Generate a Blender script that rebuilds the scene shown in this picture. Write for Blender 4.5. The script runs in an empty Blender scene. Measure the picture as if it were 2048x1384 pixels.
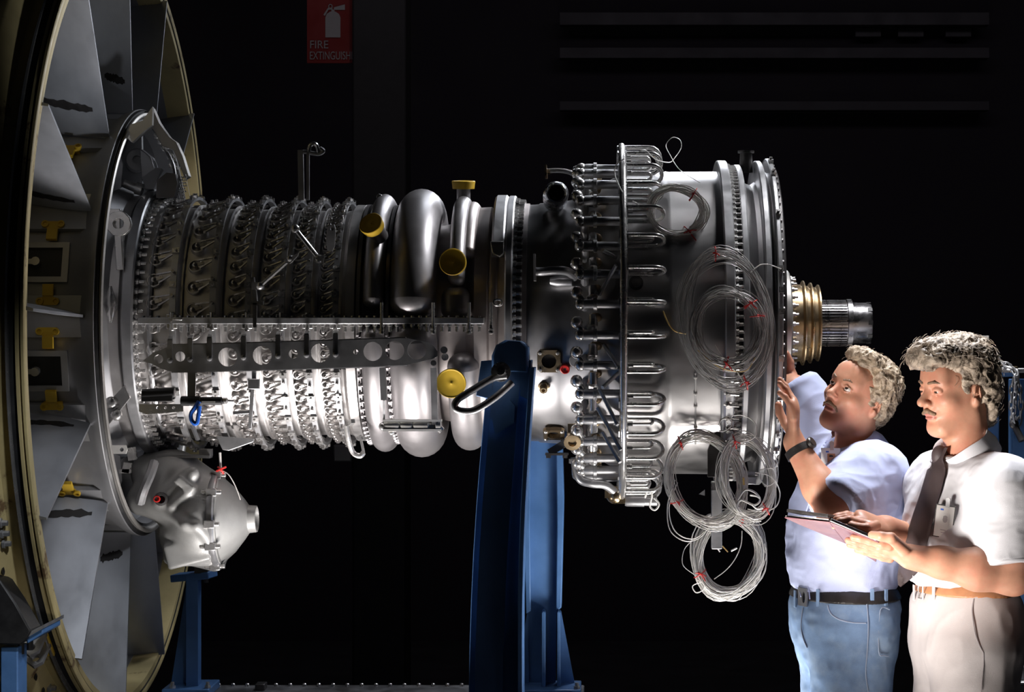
import bpy, bmesh, math, random
import numpy as np
from mathutils import Vector, Matrix, noise as mnoise
from mathutils.geometry import tessellate_polygon
from math import sin, cos, radians as R_, pi, sqrt
random.seed(7)
SC = bpy.context.scene
COL = SC.collection
# ---------------------------------------------------------------- camera
F, PX, PY, D, CZ = 4000.0, 1190.0, 692.0, 5.86, 1.75     # focal length in px, principal point, distance, height
cam_d = bpy.data.cameras.new('camera'); cam = bpy.data.objects.new('camera', cam_d); COL.objects.link(cam)
cam_d.sensor_width = 36.0; cam_d.lens = F / 2048 * 36.0
cam_d.shift_x = (1024 - PX) / 2048
cam.location = (0, -D, CZ); cam.rotation_euler = (pi / 2, 0, 0)
cam_d.clip_end = 60
SC.camera = cam
ZA = CZ + (692 - 646) * D / F                            # height of the engine's axis
# ---------------------------------------------------------------- world, lights, exposure
w = bpy.data.worlds.new('world'); SC.world = w; w.use_nodes = True
w.node_tree.nodes['Background'].inputs[0].default_value = (0.55, 0.6, 0.8, 1)
w.node_tree.nodes['Background'].inputs[1].default_value = 0.003
SC.view_settings.view_transform = 'Standard'; SC.view_settings.look = 'None'
SC.view_settings.gamma = 1.0; SC.view_settings.use_curve_mapping = False
SC.view_settings.exposure = 0.0

def area(name, loc, target, sx, sy, power, col=(1, 1, 1), spread=180):
    l = bpy.data.lights.new(name, 'AREA'); l.shape = 'RECTANGLE'; l.size = sx; l.size_y = sy
    l.energy = power; l.color = col; l.spread = R_(spread)
    o = bpy.data.objects.new(name, l); COL.objects.link(o); o.location = loc
    o.rotation_euler = (Vector(target) - Vector(loc)).to_track_quat('-Z', 'Y').to_euler()
    return o
def spot(name, loc, target, power, angle, col=(1, 1, 1), blend=0.8, size=0.08):
    l = bpy.data.lights.new(name, 'SPOT'); l.energy = power; l.spot_size = R_(angle); l.spot_blend = blend; l.shadow_soft_size = size; l.color = col
    o = bpy.data.objects.new(name, l); COL.objects.link(o); o.location = loc
    o.rotation_euler = (Vector(target) - Vector(loc)).to_track_quat('-Z', 'Y').to_euler(); return o
# key: a large soft lamp low under the rear of the engine; one low under the compressor; one for the two men;
# rim lights high behind; narrow spots on the fan struts and on the lower left of the ring
area('key_lamp', (0.36, -0.39, 0.50), (0.32, -0.36, 1.8), 0.7, 0.16, 10, (1.0, 0.95, 0.91), 140)
area('low_lamp', (-0.74, -0.485, 0.78), (-0.74, -0.40, 1.75), 0.6, 0.12, 10.5, (1.0, 0.95, 0.93), 105)
spot('men_spot', (-0.05, -1.70, 0.97), (0.95, -0.68, 1.40), 150, 40, (1.0, 0.94, 0.89), 0.7, 0.12)
area('men_low_lamp', (0.62, -1.15, 0.45), (0.98, -0.78, 1.3), 0.30, 0.30, 1.2, (1.0, 0.93, 0.88), 75)
area('men_top_lamp', (0.95, -0.25, 3.3), (0.98, -0.65, 1.7), 0.3, 0.3, 12, (0.97, 0.97, 1.0), 60)
area('rim_lamp', (0.35, 1.9, 3.25), (-0.1, 0.0, 2.1), 0.5, 0.3, 11, (0.88, 0.92, 1.0), 120)
area('ring_lamp', (0.0, 1.0, 3.5), (-1.0, 0, 1.4), 0.4, 0.4, 1.8, (0.86, 0.91, 1.0), 80)
spot('strut_fill', (0.10, -2.3, 0.75), (-1.45, -0.42, 2.68), 175, 15, (0.90, 0.94, 1.0))  # added narrow spot that brightens only the upper struts
spot('lower_strut_fill', (-0.20, -2.7, 2.9), (-1.48, -0.55, 0.92), 140, 20, (0.90, 0.94, 1.0), 0.7, 0.1)  # added narrow spot aimed to brighten the lower struts
spot('flange_spot', (-0.75, -2.0, 0.9), (-1.50, -0.75, 0.98), 9, 26, (1.0, 0.94, 0.86))
spot('stand_fill', (0.30, -0.32, 0.72), (-0.13, 0.2, 1.35), 22, 60, (1.0, 0.96, 0.92), 0.8, 0.1)  # added unseen spot to brighten the far stand
area('wall_fill', (0.5, 1.6, 4.8), (0.5, 6.0, 1.6), 7.0, 0.6, 5, (0.95, 0.85, 1.0), 110)  # added unseen fill that lifts the back wall above pure black
spot('stand_edge_fill', (0.35, -0.46, 0.70), (-0.17, -0.50, 1.25), 10, 55, (1.0, 0.96, 0.92), 0.8, 0.08)  # added unseen spot for the near stand's bright right edge
area('top_right_lamp', (1.1, 0.35, 3.6), (0.10, 0.05, 2.2), 0.4, 0.3, 4.5, (0.95, 0.96, 1.0), 36)
# ---------------------------------------------------------------- materials
MATS = {}
def mat(name, col, metal=0.0, rough=0.5, var=0.12, scale=18.0, rvar=0.1, bump=0.0, bscale=200.0, col2=None, mixlo=0.45, mixhi=0.6,
        stretch=(1, 1, 1), trans=0.0, alpha=1.0, sss=0.0, coat=0.0, spec=0.5):
    m = bpy.data.materials.new(name); m.use_nodes = True; nt = m.node_tree; N = nt.nodes; L = nt.links
    b = N['Principled BSDF']; b.inputs['Metallic'].default_value = metal; b.inputs['Roughness'].default_value = rough
    b.inputs['Specular IOR Level'].default_value = spec
    b.inputs['Coat Weight'].default_value = coat
    if sss: b.inputs['Subsurface Weight'].default_value = sss; b.inputs['Subsurface Radius'].default_value = (0.02, 0.008, 0.005); b.inputs['Subsurface Scale'].default_value = 0.4
    if trans: b.inputs['Transmission Weight'].default_value = trans
    tc = N.new('ShaderNodeTexCoord'); mp = N.new('ShaderNodeMapping'); mp.inputs['Scale'].default_value = stretch
    L.new(tc.outputs['Object'], mp.inputs['Vector'])
    nz = N.new('ShaderNodeTexNoise'); nz.inputs['Scale'].default_value = scale; nz.inputs['Detail'].default_value = 6; nz.inputs['Roughness'].default_value = 0.6
    L.new(mp.outputs[0], nz.inputs['Vector'])
    mr = N.new('ShaderNodeMapRange'); mr.inputs['From Min'].default_value = 0.3; mr.inputs['From Max'].default_value = 0.7
    mr.inputs['To Min'].default_value = 1 - var; mr.inputs['To Max'].default_value = 1 + var
    L.new(nz.outputs['Fac'], mr.inputs['Value'])
    mx = N.new('ShaderNodeMix'); mx.data_type = 'RGBA'; mx.blend_type = 'MULTIPLY'; mx.inputs['Factor'].default_value = 1.0
    mx.inputs['A'].default_value = (*col, 1)
    L.new(mr.outputs[0], mx.inputs['B'])
    out = mx.outputs['Result']
    if col2 is not None:
        n2 = N.new('ShaderNodeTexNoise'); n2.inputs['Scale'].default_value = scale * 0.6; n2.inputs['Detail'].default_value = 8; n2.inputs['Roughness'].default_value = 0.65
        L.new(mp.outputs[0], n2.inputs['Vector'])
        r2 = N.new('ShaderNodeMapRange'); r2.inputs['From Min'].default_value = mixlo; r2.inputs['From Max'].default_value = mixhi
        L.new(n2.outputs['Fac'], r2.inputs['Value'])
        m2 = N.new('ShaderNodeMix'); m2.data_type = 'RGBA'; m2.inputs['B'].default_value = (*col2, 1)
        L.new(r2.outputs[0], m2.inputs['Factor']); L.new(out, m2.inputs['A']); out = m2.outputs['Result']
    L.new(out, b.inputs['Base Color'])
    r3 = N.new('ShaderNodeMapRange'); r3.inputs['From Min'].default_value = 0.3; r3.inputs['From Max'].default_value = 0.7
    r3.inputs['To Min'].default_value = max(0.02, rough - rvar); r3.inputs['To Max'].default_value = min(1, rough + rvar)
    L.new(nz.outputs['Fac'], r3.inputs['Value']); L.new(r3.outputs[0], b.inputs['Roughness'])
    if bump:
        n4 = N.new('ShaderNodeTexNoise'); n4.inputs['Scale'].default_value = bscale; n4.inputs['Detail'].default_value = 3
        L.new(mp.outputs[0], n4.inputs['Vector'])
        bp = N.new('ShaderNodeBump'); bp.inputs['Strength'].default_value = bump; bp.inputs['Distance'].default_value = 0.002
        L.new(n4.outputs['Fac'], bp.inputs['Height']); L.new(bp.outputs[0], b.inputs['Normal'])
    MATS[name] = m
    return m
STEEL = mat('brushed steel', (0.42, 0.42, 0.43), 0.75, 0.38, 0.15)
CASE = mat('compressor case metal', (0.60, 0.58, 0.57), 0.95, 0.42, 0.14, 9, 0.12)
CHROME = mat('bright machined metal', (0.58, 0.57, 0.56), 0.78, 0.24, 0.12, 30, 0.08)
ARM = mat('lever arm metal', (0.48, 0.46, 0.45), 0.9, 0.32, 0.15, 40)
BARREL = mat('turbine case sheet metal', (0.47, 0.46, 0.46), 1.0, 0.36, 0.12, 7, 0.1, stretch=(0.6, 1, 1))
DULL = mat('heat tinted metal', (0.40, 0.36, 0.35), 0.75, 0.46, 0.14, 8, 0.1, col2=(0.30, 0.25, 0.23), mixlo=0.5, mixhi=0.75)
DUCT = mat('bleed duct metal', (0.30, 0.285, 0.29), 0.7, 0.42, 0.10, 10, 0.08)
STRUT = mat('strut skin', (0.36, 0.37, 0.40), 0.6, 0.42, 0.16, 6, 0.1, stretch=(1, 1, 0.7))
HUB = mat('hub grey paint', (0.36, 0.36, 0.37), 0.5, 0.4, 0.15, 5)
HUBLITE = mat('hub rim bare metal', (0.55, 0.53, 0.50), 0.7, 0.4, 0.1, 8)
PRIMER = mat('pale yellow primer', (0.50, 0.41, 0.20), 0.05, 0.5, 0.12, 14, 0.1, col2=(0.16, 0.10, 0.05), mixlo=0.60, mixhi=0.66)
OCHRE = mat('yellow zinc paint', (0.55, 0.36, 0.04), 0.1, 0.45, 0.2, 30)
DARK = mat('dark steel', (0.10, 0.095, 0.095), 0.7, 0.42, 0.2, 20)
RUBBER_SHADE = mat('black rubber and hole shade', (0.012, 0.012, 0.013), 0.0, 0.5, 0.2, 20)  # black parts; for holes and openings it puts their shade into colour
CAST = mat('cast gearbox magnesium', (0.36, 0.36, 0.35), 0.35, 0.5, 0.14, 10, 0.08, bump=0.15, bscale=350)
YCAP = mat('yellow plastic cap', (0.62, 0.40, 0.035), 0.0, 0.42, 0.10, 14, spec=0.35)
REDP = mat('red plastic', (0.60, 0.03, 0.025), 0.0, 0.35, 0.1, 20)
BLUE = mat('blue machine paint', (0.075, 0.18, 0.40), 0.1, 0.42, 0.14, 10, 0.1, bump=0.1, bscale=120, col2=(0.12, 0.11, 0.10), mixlo=0.70, mixhi=0.76)
BLUECLIP = mat('bright blue plastic', (0.02, 0.12, 0.55), 0, 0.35)
WIRE = mat('clear coated wire', (0.68, 0.66, 0.63), 0.05, 0.35, 0.15, 60)
WIRED = mat('amber wire sleeve', (0.50, 0.34, 0.12), 0.2, 0.4, 0.15, 60)
GOLD = mat('brass bronze metal', (0.48, 0.36, 0.22), 0.95, 0.3, 0.14, 16)
SPLINE = mat('splined shaft steel', (0.40, 0.39, 0.40), 1.0, 0.3, 0.1, 30)
INK = mat('black marker ink', (0.012, 0.010, 0.010), 0, 0.6, 0.3, 40)
FOIL = mat('crumpled foil', (0.65, 0.66, 0.70), 1.0, 0.22, 0.1, 40, bump=1.0, bscale=70)
WHITE = mat('white paint', (0.7, 0.69, 0.66), 0, 0.5)
# ---------------------------------------------------------------- mesh building
class MB:
    def __init__(s): s.v = []; s.f = []
    def add(s, vs, fs):
        o = len(s.v); s.v += [tuple(v) for v in vs]; s.f += [tuple(i + o for i in f) for f in fs]; return s
    def box(s, c, size, rot=None):
        x, y, z = size[0] / 2, size[1] / 2, size[2] / 2
        vs = [Vector(p) for p in ((-x, -y, -z), (x, -y, -z), (x, y, -z), (-x, y, -z), (-x, -y, z), (x, -y, z), (x, y, z), (-x, y, z))]
        if rot is not None: vs = [rot @ v for v in vs]
        return s.add([v + Vector(c) for v in vs], [(0, 3, 2, 1), (4, 5, 6, 7), (0, 1, 5, 4), (1, 2, 6, 5), (2, 3, 7, 6), (3, 0, 4, 7)])
    def bar(s, a, b, wx, wz, up=(0, 0, 1)):
        a, b = Vector(a), Vector(b); d = (b - a).normalized(); u = Vector(up)
        sd = d.cross(u)
        if sd.length < 1e-4: sd = d.cross(Vector((1, 0, 0)))
        sd.normalize(); u = sd.cross(d).normalized()
        vs = []
        for p in (a, b):
            for i, j in ((-1, -1), (1, -1), (1, 1), (-1, 1)): vs.append(p + sd * i * wx / 2 + u * j * wz / 2)
        return s.add(vs, [(0, 1, 2, 3), (7, 6, 5, 4), (0, 4, 5, 1), (1, 5, 6, 2), (2, 6, 7, 3), (3, 7, 4, 0)])
    def tube(s, pts, r, n=10, closed=False, cap=True, radii=None):
        pts = [Vector(p) for p in pts]; m = len(pts); vs = []; nrm = None
        for i, p in enumerate(pts):
            if closed: t = pts[(i + 1) % m] - pts[i - 1]
            else: t = pts[min(i + 1, m - 1)] - pts[max(i - 1, 0)]
            if t.length < 1e-9: t = Vector((0, 0, 1))
            t.normalize()
            if nrm is None:
                nrm = t.orthogonal().normalized()
            else:
                nrm = nrm - t * nrm.dot(t)
                if nrm.length < 1e-6: nrm = t.orthogonal()
                nrm.normalize()
            bn = t.cross(nrm); rr = radii[i] if radii else r
            for k in range(n):
                a = 2 * pi * k / n; vs.append(p + (nrm * cos(a) + bn * sin(a)) * rr)
        fs = []
        for i in range(m if closed else m - 1):
            j = (i + 1) % m
            for k in range(n):
                k2 = (k + 1) % n; fs.append((i * n + k, i * n + k2, j * n + k2, j * n + k))
        if cap and not closed:
            fs.append(tuple(range(n - 1, -1, -1))); fs.append(tuple(range((m - 1) * n, m * n)))
        return s.add(vs, fs)
    def cyl(s, a, b, r, n=16, r2=None, cap=True):
        a, b = Vector(a), Vector(b)
        return s.tube([a, b], r, n, cap=cap, radii=[r, r if r2 is None else r2])
    def spin(s, o, ax, prof, n=24, cap=False):
        """lathe about a free axis: prof = [(h along axis, radius)]"""
        o = Vector(o); ax = Vector(ax).normalized(); u = ax.orthogonal().normalized(); v = ax.cross(u); vs = []
        for h, r in prof:
            for k in range(n):
                a = 2 * pi * k / n; vs.append(o + ax * h + (u * cos(a) + v * sin(a)) * r)
        fs = []
        for i in range(len(prof) - 1):
            for k in range(n):
                k2 = (k + 1) % n; fs.append((i * n + k, i * n + k2, (i + 1) * n + k2, (i + 1) * n + k))
        if cap: fs.append(tuple(range(n - 1, -1, -1))); fs.append(tuple(range((len(prof) - 1) * n, len(prof) * n)))
        return s.add(vs, fs)
    def lathe(s, prof, n=120, p0=None, p1=None, caps=True, closed_prof=False):
        """about the engine axis (local X): prof = [(x, r)], phi 0 = towards camera, 90 = up"""
        full = p0 is None
        m = n if full else n + 1; vs = []
        for x, r in prof:
            for k in range(m):
                a = 2 * pi * k / n if full else R_(p0 + (p1 - p0) * k / n)
                vs.append((x, -r * cos(a), r * sin(a)))
        fs = []; q = len(prof)
        for i in range(q if closed_prof else q - 1):
            i2 = (i + 1) % q
            for k in range(n):
                k2 = (k + 1) % m if full else k + 1
                fs.append((i * m + k, i2 * m + k, i2 * m + k2, i * m + k2))
        if not full and caps and q > 2:
            fs.append(tuple(i * m for i in range(q))); fs.append(tuple(i * m + n for i in range(q - 1, -1, -1)))
        return s.add(vs, fs)
    def plate(s, outer, holes, org, ux, uy, th):
        """flat plate with holes; 2-D coordinates along ux, uy; thickness along ux x uy"""
        org, ux, uy = Vector(org), Vector(ux).normalized(), Vector(uy).normalized(); nz = ux.cross(uy)
        loops = [outer] + holes
        flat = [p for l in loops for p in l]
        tris = tessellate_polygon([[Vector((p[0], p[1], 0)) for p in l] for l in loops])
        k = len(flat); vs = []
        for dz in (0, th):
            vs += [org + ux * p[0] + uy * p[1] + nz * dz for p in flat]
        fs = []
        for t in tris:
            a, b, c = t
            A, B, C = flat[a], flat[b], flat[c]
            if (B[0] - A[0]) * (C[1] - A[1]) - (B[1] - A[1]) * (C[0] - A[0]) < 0: b, c = c, b
            fs.append((a, c, b)); fs.append((a + k, b + k, c + k))
        o = 0
        for li, l in enumerate(loops):
            n = len(l); ar = sum(l[i][0] * l[(i + 1) % n][1] - l[(i + 1) % n][0] * l[i][1] for i in range(n))
            ccw = (ar > 0) == (li == 0)
            for i in range(n):
                j = (i + 1) % n
                q = (o + i, o + j, o + j + k, o + i + k)
                fs.append(q if ccw else q[::-1])
            o += n
        return s.add(vs, fs)
    def ball(s, c, r, n=12, m=8, sc=(1, 1, 1)):
        c = Vector(c); vs = []; fs = []
        for i in range(m + 1):
            t = pi * i / m
            for k in range(n):
                a = 2 * pi * k / n; vs.append((c.x + r * sc[0] * sin(t) * cos(a), c.y + r * sc[1] * sin(t) * sin(a), c.z + r * sc[2] * cos(t)))
        for i in range(m):
            for k in range(n):
                k2 = (k + 1) % n; fs.append((i * n + k, (i + 1) * n + k, (i + 1) * n + k2, i * n + k2))
        return s.add(vs, fs)
    def mesh(s, name, material, smooth=35):
        me = bpy.data.meshes.new(name); me.from_pydata(s.v, [], s.f)
        for m in (material if isinstance(material, (list, tuple)) else [material]): me.materials.append(m)
        if smooth:
            me.polygons.foreach_set('use_smooth', [True] * len(me.polygons)); me.set_sharp_from_angle(angle=R_(smooth))
        me.validate(); return me
def link(name, me, parent=None, mtx=None, kind=None):
    o = bpy.data.objects.new(name, me); COL.objects.link(o)
    if mtx is not None: o.matrix_basis = mtx
    if parent is not None: o.parent = parent
    if kind: o['kind'] = kind
    return o
def part(name, mb, material, parent=None, smooth=35, bevel=0, kind=None, label=None):
    o = link(name, mb.mesh(name, material, smooth), parent, kind=kind)
    if bevel:
        b = o.modifiers.new('bevel', 'BEVEL'); b.width = bevel; b.segments = 2; b.limit_method = 'ANGLE'; b.angle_limit = R_(40)
    if label: o['label'] = label
    return o
def tag(o, label, cat, group=None):
    o['label'] = label; o['category'] = cat
    if group: o['group'] = group
    return o
def thing(name, label, cat, loc=(0, 0, 0), group=None):
    o = bpy.data.objects.new(name, None); COL.objects.link(o); o.location = loc; o.empty_display_size = 0.1
    return tag(o, label, cat, group)
def P(px, py, Y):
    s = F / (Y + D); return Vector(((px - PX) / s, Y, CZ - (py - PY) / s))
def xs(px): return (px - PX) * D / F                       # engine x of a silhouette pixel (depth of the axis)
def xn(px, r): return (px - PX) * (D - r) / F              # engine x of a pixel on the near side of radius r
def E(x, r, ph):                                           # point on the engine in its own frame
    a = R_(ph); return Vector((x, -r * cos(a), r * sin(a)))
def phi(py, r):                                            # angle on the near side at which radius r shows at row py
    lo, hi = -85.0, 85.0
    for _ in range(40):
        m = (lo + hi) / 2
        if r * sin(R_(m)) * F / (D - r * cos(R_(m))) < 646 - py: lo = m
        else: hi = m
    return (lo + hi) / 2
def xe(px, r, ph): return (px - PX) * (D - r * cos(R_(ph))) / F
def EP(px, py, r):                                         # engine-frame point under a pixel on radius r
    ph = phi(py, r); return E(xe(px, r, ph), r, ph)
def PE(px, py, Y): return P(px, py, Y) - Vector((0, 0, ZA))  # pixel at depth Y in the engine frame
def frame_at(p, ph, spin=0.0):                             # local X axial, Z radial
    a = R_(ph); z = Vector((0, -cos(a), sin(a))); x = Vector((1, 0, 0)); y = z.cross(x)
    m = Matrix(((x.x, y.x, z.x), (x.y, y.y, z.y), (x.z, y.z, z.z))).to_4x4()
    return Matrix.Translation(p) @ m @ Matrix.Rotation(R_(spin), 4, 'Z')
def circ(cx, cy, r, n=24, ry=None): return [(cx + r * cos(2 * pi * k / n), cy + (r if ry is None else ry) * sin(2 * pi * k / n)) for k in range(n)]
def smooth_path(pts, sub=6, closed=False):
    pts = [Vector(p) for p in pts]; n = len(pts); out = []
    for i in range(n if closed else n - 1):
        if closed: a, b, c, d = pts[i - 1], pts[i], pts[(i + 1) % n], pts[(i + 2) % n]
        else: a, b, c, d = pts[max(i - 1, 0)], pts[i], pts[i + 1], pts[min(i + 2, n - 1)]
        for k in range(sub):
            t = k / sub; out.append(0.5 * ((2 * b) + (c - a) * t + (2 * a - 5 * b + 4 * c - d) * t * t + (-a + 3 * b - 3 * c + d) * t ** 3))
    if not closed: out.append(pts[-1])
    return out
_txt = []
def text_mesh(name, body, size, material, depth=0.0, squeeze=1.0):
    cu = bpy.data.curves.new(name, 'FONT'); cu.body = body; cu.size = size; cu.extrude = depth; cu.align_x = 'LEFT'
    o = bpy.data.objects.new(name, cu); COL.objects.link(o); bpy.context.view_layer.update()
    me = bpy.data.meshes.new_from_object(o.evaluated_get(bpy.context.evaluated_depsgraph_get()))
    COL.objects.unlink(o); bpy.data.objects.remove(o)
    me.materials.clear(); me.materials.append(material)
    if squeeze != 1: me.transform(Matrix.Diagonal((squeeze, 1, 1, 1)))
    return me
# ---------------------------------------------------------------- organic surfaces: signed distances + surface nets
def A3(*p): return np.array(p, dtype=np.float32)
def s_cap(a, b, ra, rb):                                     # tapered capsule
    a, b = A3(*a), A3(*b); ab = b - a; L2 = float(ab @ ab) or 1e-9
    def f(p):
        t = np.clip(((p - a) @ ab) / L2, 0, 1); q = p - a - t[:, None] * ab
        return np.sqrt((q * q).sum(1)) - (ra + (rb - ra) * t)
    return f
def s_ell(c, r, rot=None):                                   # ellipsoid, rot = 3x3 (columns = axes)
    c, r = A3(*c), A3(*r); M = None if rot is None else np.array(rot, dtype=np.float32)
    def f(p):
        q = p - c
        if M is not None: q = q @ M
        k0 = np.sqrt(((q / r) ** 2).sum(1)); k1 = np.sqrt(((q / (r * r)) ** 2).sum(1))
        return np.where(k1 < 1e-6, -r.min(), k0 * (k0 - 1) / np.maximum(k1, 1e-6))
    return f
def s_ecap(a, b, ra, rb, wide, flat):                        # capsule whose section is squashed by `flat` across direction `wide`'s normal
    a, b = A3(*a), A3(*b); ab = b - a; L = float(np.sqrt(ab @ ab)); d = ab / L
    w_ = A3(*wide); w_ = w_ - d * float(w_ @ d); w_ /= np.sqrt(w_ @ w_); n_ = np.cross(d, w_)
    def f(p):
        q = p - a; t = np.clip((q @ d) / L, 0, 1); h = (q @ d) - t * L
        r = ra + (rb - ra) * t; x = q @ w_; y = (q @ n_) / flat
        return (np.sqrt(x * x + y * y + h * h) - r) * min(1, flat)
    return f
def s_box(c, h, rnd, rot=None):
    c, h = A3(*c), A3(*h) - rnd; M = None if rot is None else np.array(rot, dtype=np.float32)
    def f(p):
        q = p - c
        if M is not None: q = q @ M
        q = np.abs(q) - h
        return np.sqrt((np.maximum(q, 0) ** 2).sum(1)) + np.minimum(q.max(1), 0) - rnd
    return f
def smin(a, b, k):
    if k <= 0: return np.minimum(a, b)
    h = np.maximum(k - np.abs(a - b), 0) / k
    return np.minimum(a, b) - h * h * k * 0.25
def smax(a, b, k): return -smin(-a, -b, k)
def s_union(items, k=0.02):                                  # items: f or (f, k) ; ('-', f, k) carves
    def f(p):
        d = None
        for it in items:
            if isinstance(it, tuple):
                if it[0] == '-': d = smax(d, -it[1](p), it[2]); continue
                if it[0] == '&': d = smax(d, it[1](p), it[2]); continue
                g, kk = it
            else: g, kk = it, k
            v = g(p); d = v if d is None else smin(d, v, kk)
        return d
    return f
def net(f, lo, hi, h, band=0.03):
    """block-sparse surface nets of f inside the box lo..hi with cell h; returns verts, quads"""
    B = 8; lo = np.array(lo, dtype=np.float64); hi = np.array(hi, dtype=np.float64)
    nb = np.ceil((hi - lo) / (h * B)).astype(int)
    g = np.stack(np.meshgrid(*[np.arange(n) for n in nb], indexing='ij'), -1).reshape(-1, 3)
    cen = (lo + (g + 0.5) * B * h).astype(np.float32)
    d = np.concatenate([f(c) for c in np.array_split(cen, max(1, len(cen) // 200000))])
    g = g[np.abs(d) < B * h * 0.9 + band]
    N = nb * B + 1
    loc = np.stack(np.meshgrid(*[np.arange(B + 1)] * 3, indexing='ij'), -1).reshape(-1, 3)
    cells = {}
    vid = {}; V = []; Q = []
    vals = []
    for ch in np.array_split(g, max(1, len(g) // 400)):
        idx = (ch[:, None, :] * B + loc[None]).reshape(-1, 3)
        vals.append(f((lo + idx * h).astype(np.float32)).reshape(len(ch), B + 1, B + 1, B + 1))
    vals = np.concatenate(vals).astype(np.float64)
    cn = np.array([(i, j, k) for i in (0, 1) for j in (0, 1) for k in (0, 1)])
    ed = [(a, b) for a in range(8) for b in range(a + 1, 8) if np.abs(cn[a] - cn[b]).sum() == 1]
    c8 = np.stack([vals[:, c[0]:c[0] + B, c[1]:c[1] + B, c[2]:c[2] + B] for c in cn], -1)      # nb,B,B,B,8
    sg = c8 < 0; act = sg.any(-1) & ~sg.all(-1)
    bi, ci, cj, ck = np.nonzero(act)
    v8 = c8[bi, ci, cj, ck]; acc = np.zeros((len(bi), 3)); cnt = np.zeros(len(bi))
    for a, b in ed:
        va, vb = v8[:, a], v8[:, b]; m = (va < 0) != (vb < 0)
        t = np.where(m, va / np.where(m, va - vb, 1), 0)
        acc += np.where(m[:, None], cn[a] + t[:, None] * (cn[b] - cn[a]), 0); cnt += m
    cell = g[bi] * B + np.stack([ci, cj, ck], -1)
    V = lo + (cell + acc / cnt[:, None]) * h
    key = (cell[:, 0] * N[1] + cell[:, 1]) * N[2] + cell[:, 2]
    order = np.argsort(key); sk = key[order]
    def look(c):
        kk = (c[:, 0] * N[1] + c[:, 1]) * N[2] + c[:, 2]; pos = np.searchsorted(sk, kk); pos = np.minimum(pos, len(sk) - 1)
        return np.where(sk[pos] == kk, order[pos], -1)
    quads = []
    for ax in range(3):
        e = np.eye(3, dtype=int)[ax]; u = np.eye(3, dtype=int)[(ax + 1) % 3]; w_ = np.eye(3, dtype=int)[(ax + 2) % 3]
        i0 = 0; i1 = int(np.nonzero((cn == e).all(1))[0][0])
        m = (v8[:, i0] < 0) != (v8[:, i1] < 0)
        cc = cell[m]; ins = v8[m, i0] < 0
        q = np.stack([look(cc), look(cc - u), look(cc - u - w_), look(cc - w_)], -1)
        ok = (q >= 0).all(1); q = q[ok]; ins = ins[ok]
        q[~ins] = q[~ins][:, ::-1]
        quads.append(q)
    return V.astype(np.float32), np.concatenate(quads)
def net_mesh(name, f, lo, hi, h, material, disp=None, relax=1):
    V, Q = net(f, lo, hi, h)
    for _ in range(relax):                                   # a light Laplacian pass, then back on to the surface
        s_ = np.zeros_like(V); c_ = np.zeros(len(V), dtype=np.float32)
        for a, b in ((0, 1), (1, 2), (2, 3), (3, 0)):
            np.add.at(s_, Q[:, a], V[Q[:, b]]); np.add.at(c_, Q[:, a], 1); np.add.at(s_, Q[:, b], V[Q[:, a]]); np.add.at(c_, Q[:, b], 1)
        V = V * 0.5 + 0.5 * s_ / np.maximum(c_, 1)[:, None]
        V = V.astype(np.float32)
    e = h * 0.5; d0 = f(V)
    G = np.stack([f(V + A3(e, 0, 0)) - f(V - A3(e, 0, 0)), f(V + A3(0, e, 0)) - f(V - A3(0, e, 0)), f(V + A3(0, 0, e)) - f(V - A3(0, 0, e))], -1)
    G /= np.maximum(np.sqrt((G * G).sum(1)), 1e-9)[:, None]
    V = V - G * np.clip(d0, -h, h)[:, None]
    if disp is not None: V = V + G * disp(V, G)[:, None]
    me = bpy.data.meshes.new(name); me.vertices.add(len(V)); me.vertices.foreach_set('co', V.astype(np.float32).ravel())
    me.loops.add(Q.size); me.loops.foreach_set('vertex_index', Q.astype(np.int32).ravel())
    me.polygons.add(len(Q)); me.polygons.foreach_set('loop_start', np.arange(0, Q.size, 4, dtype=np.int32)); me.polygons.foreach_set('loop_total', np.full(len(Q), 4, dtype=np.int32))
    for m in (material if isinstance(material, (list, tuple)) else [material]): me.materials.append(m)
    me.update(calc_edges=True); me.polygons.foreach_set('use_smooth', [True] * len(Q)); me.validate()
    return me, V, Q
def vnoise(p, sc, seed=0):                                   # cheap smooth value noise, vectorised
    q = p * sc + seed * 17.31; i = np.floor(q).astype(np.int64); fr = q - i; fr = fr * fr * (3 - 2 * fr); out = np.zeros(len(p))
    for a in (0, 1):
        for b in (0, 1):
            for c in (0, 1):
                hsh = ((i[:, 0] + a) * 73856093) ^ ((i[:, 1] + b) * 19349663) ^ ((i[:, 2] + c) * 83492791)
                hsh = (hsh ^ (hsh >> 13)) * 1274126177; val = ((hsh ^ (hsh >> 16)) & 0xffff) / 65535.0
                out += val * np.where(a, fr[:, 0], 1 - fr[:, 0]) * np.where(b, fr[:, 1], 1 - fr[:, 1]) * np.where(c, fr[:, 2], 1 - fr[:, 2])
    return out
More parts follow.
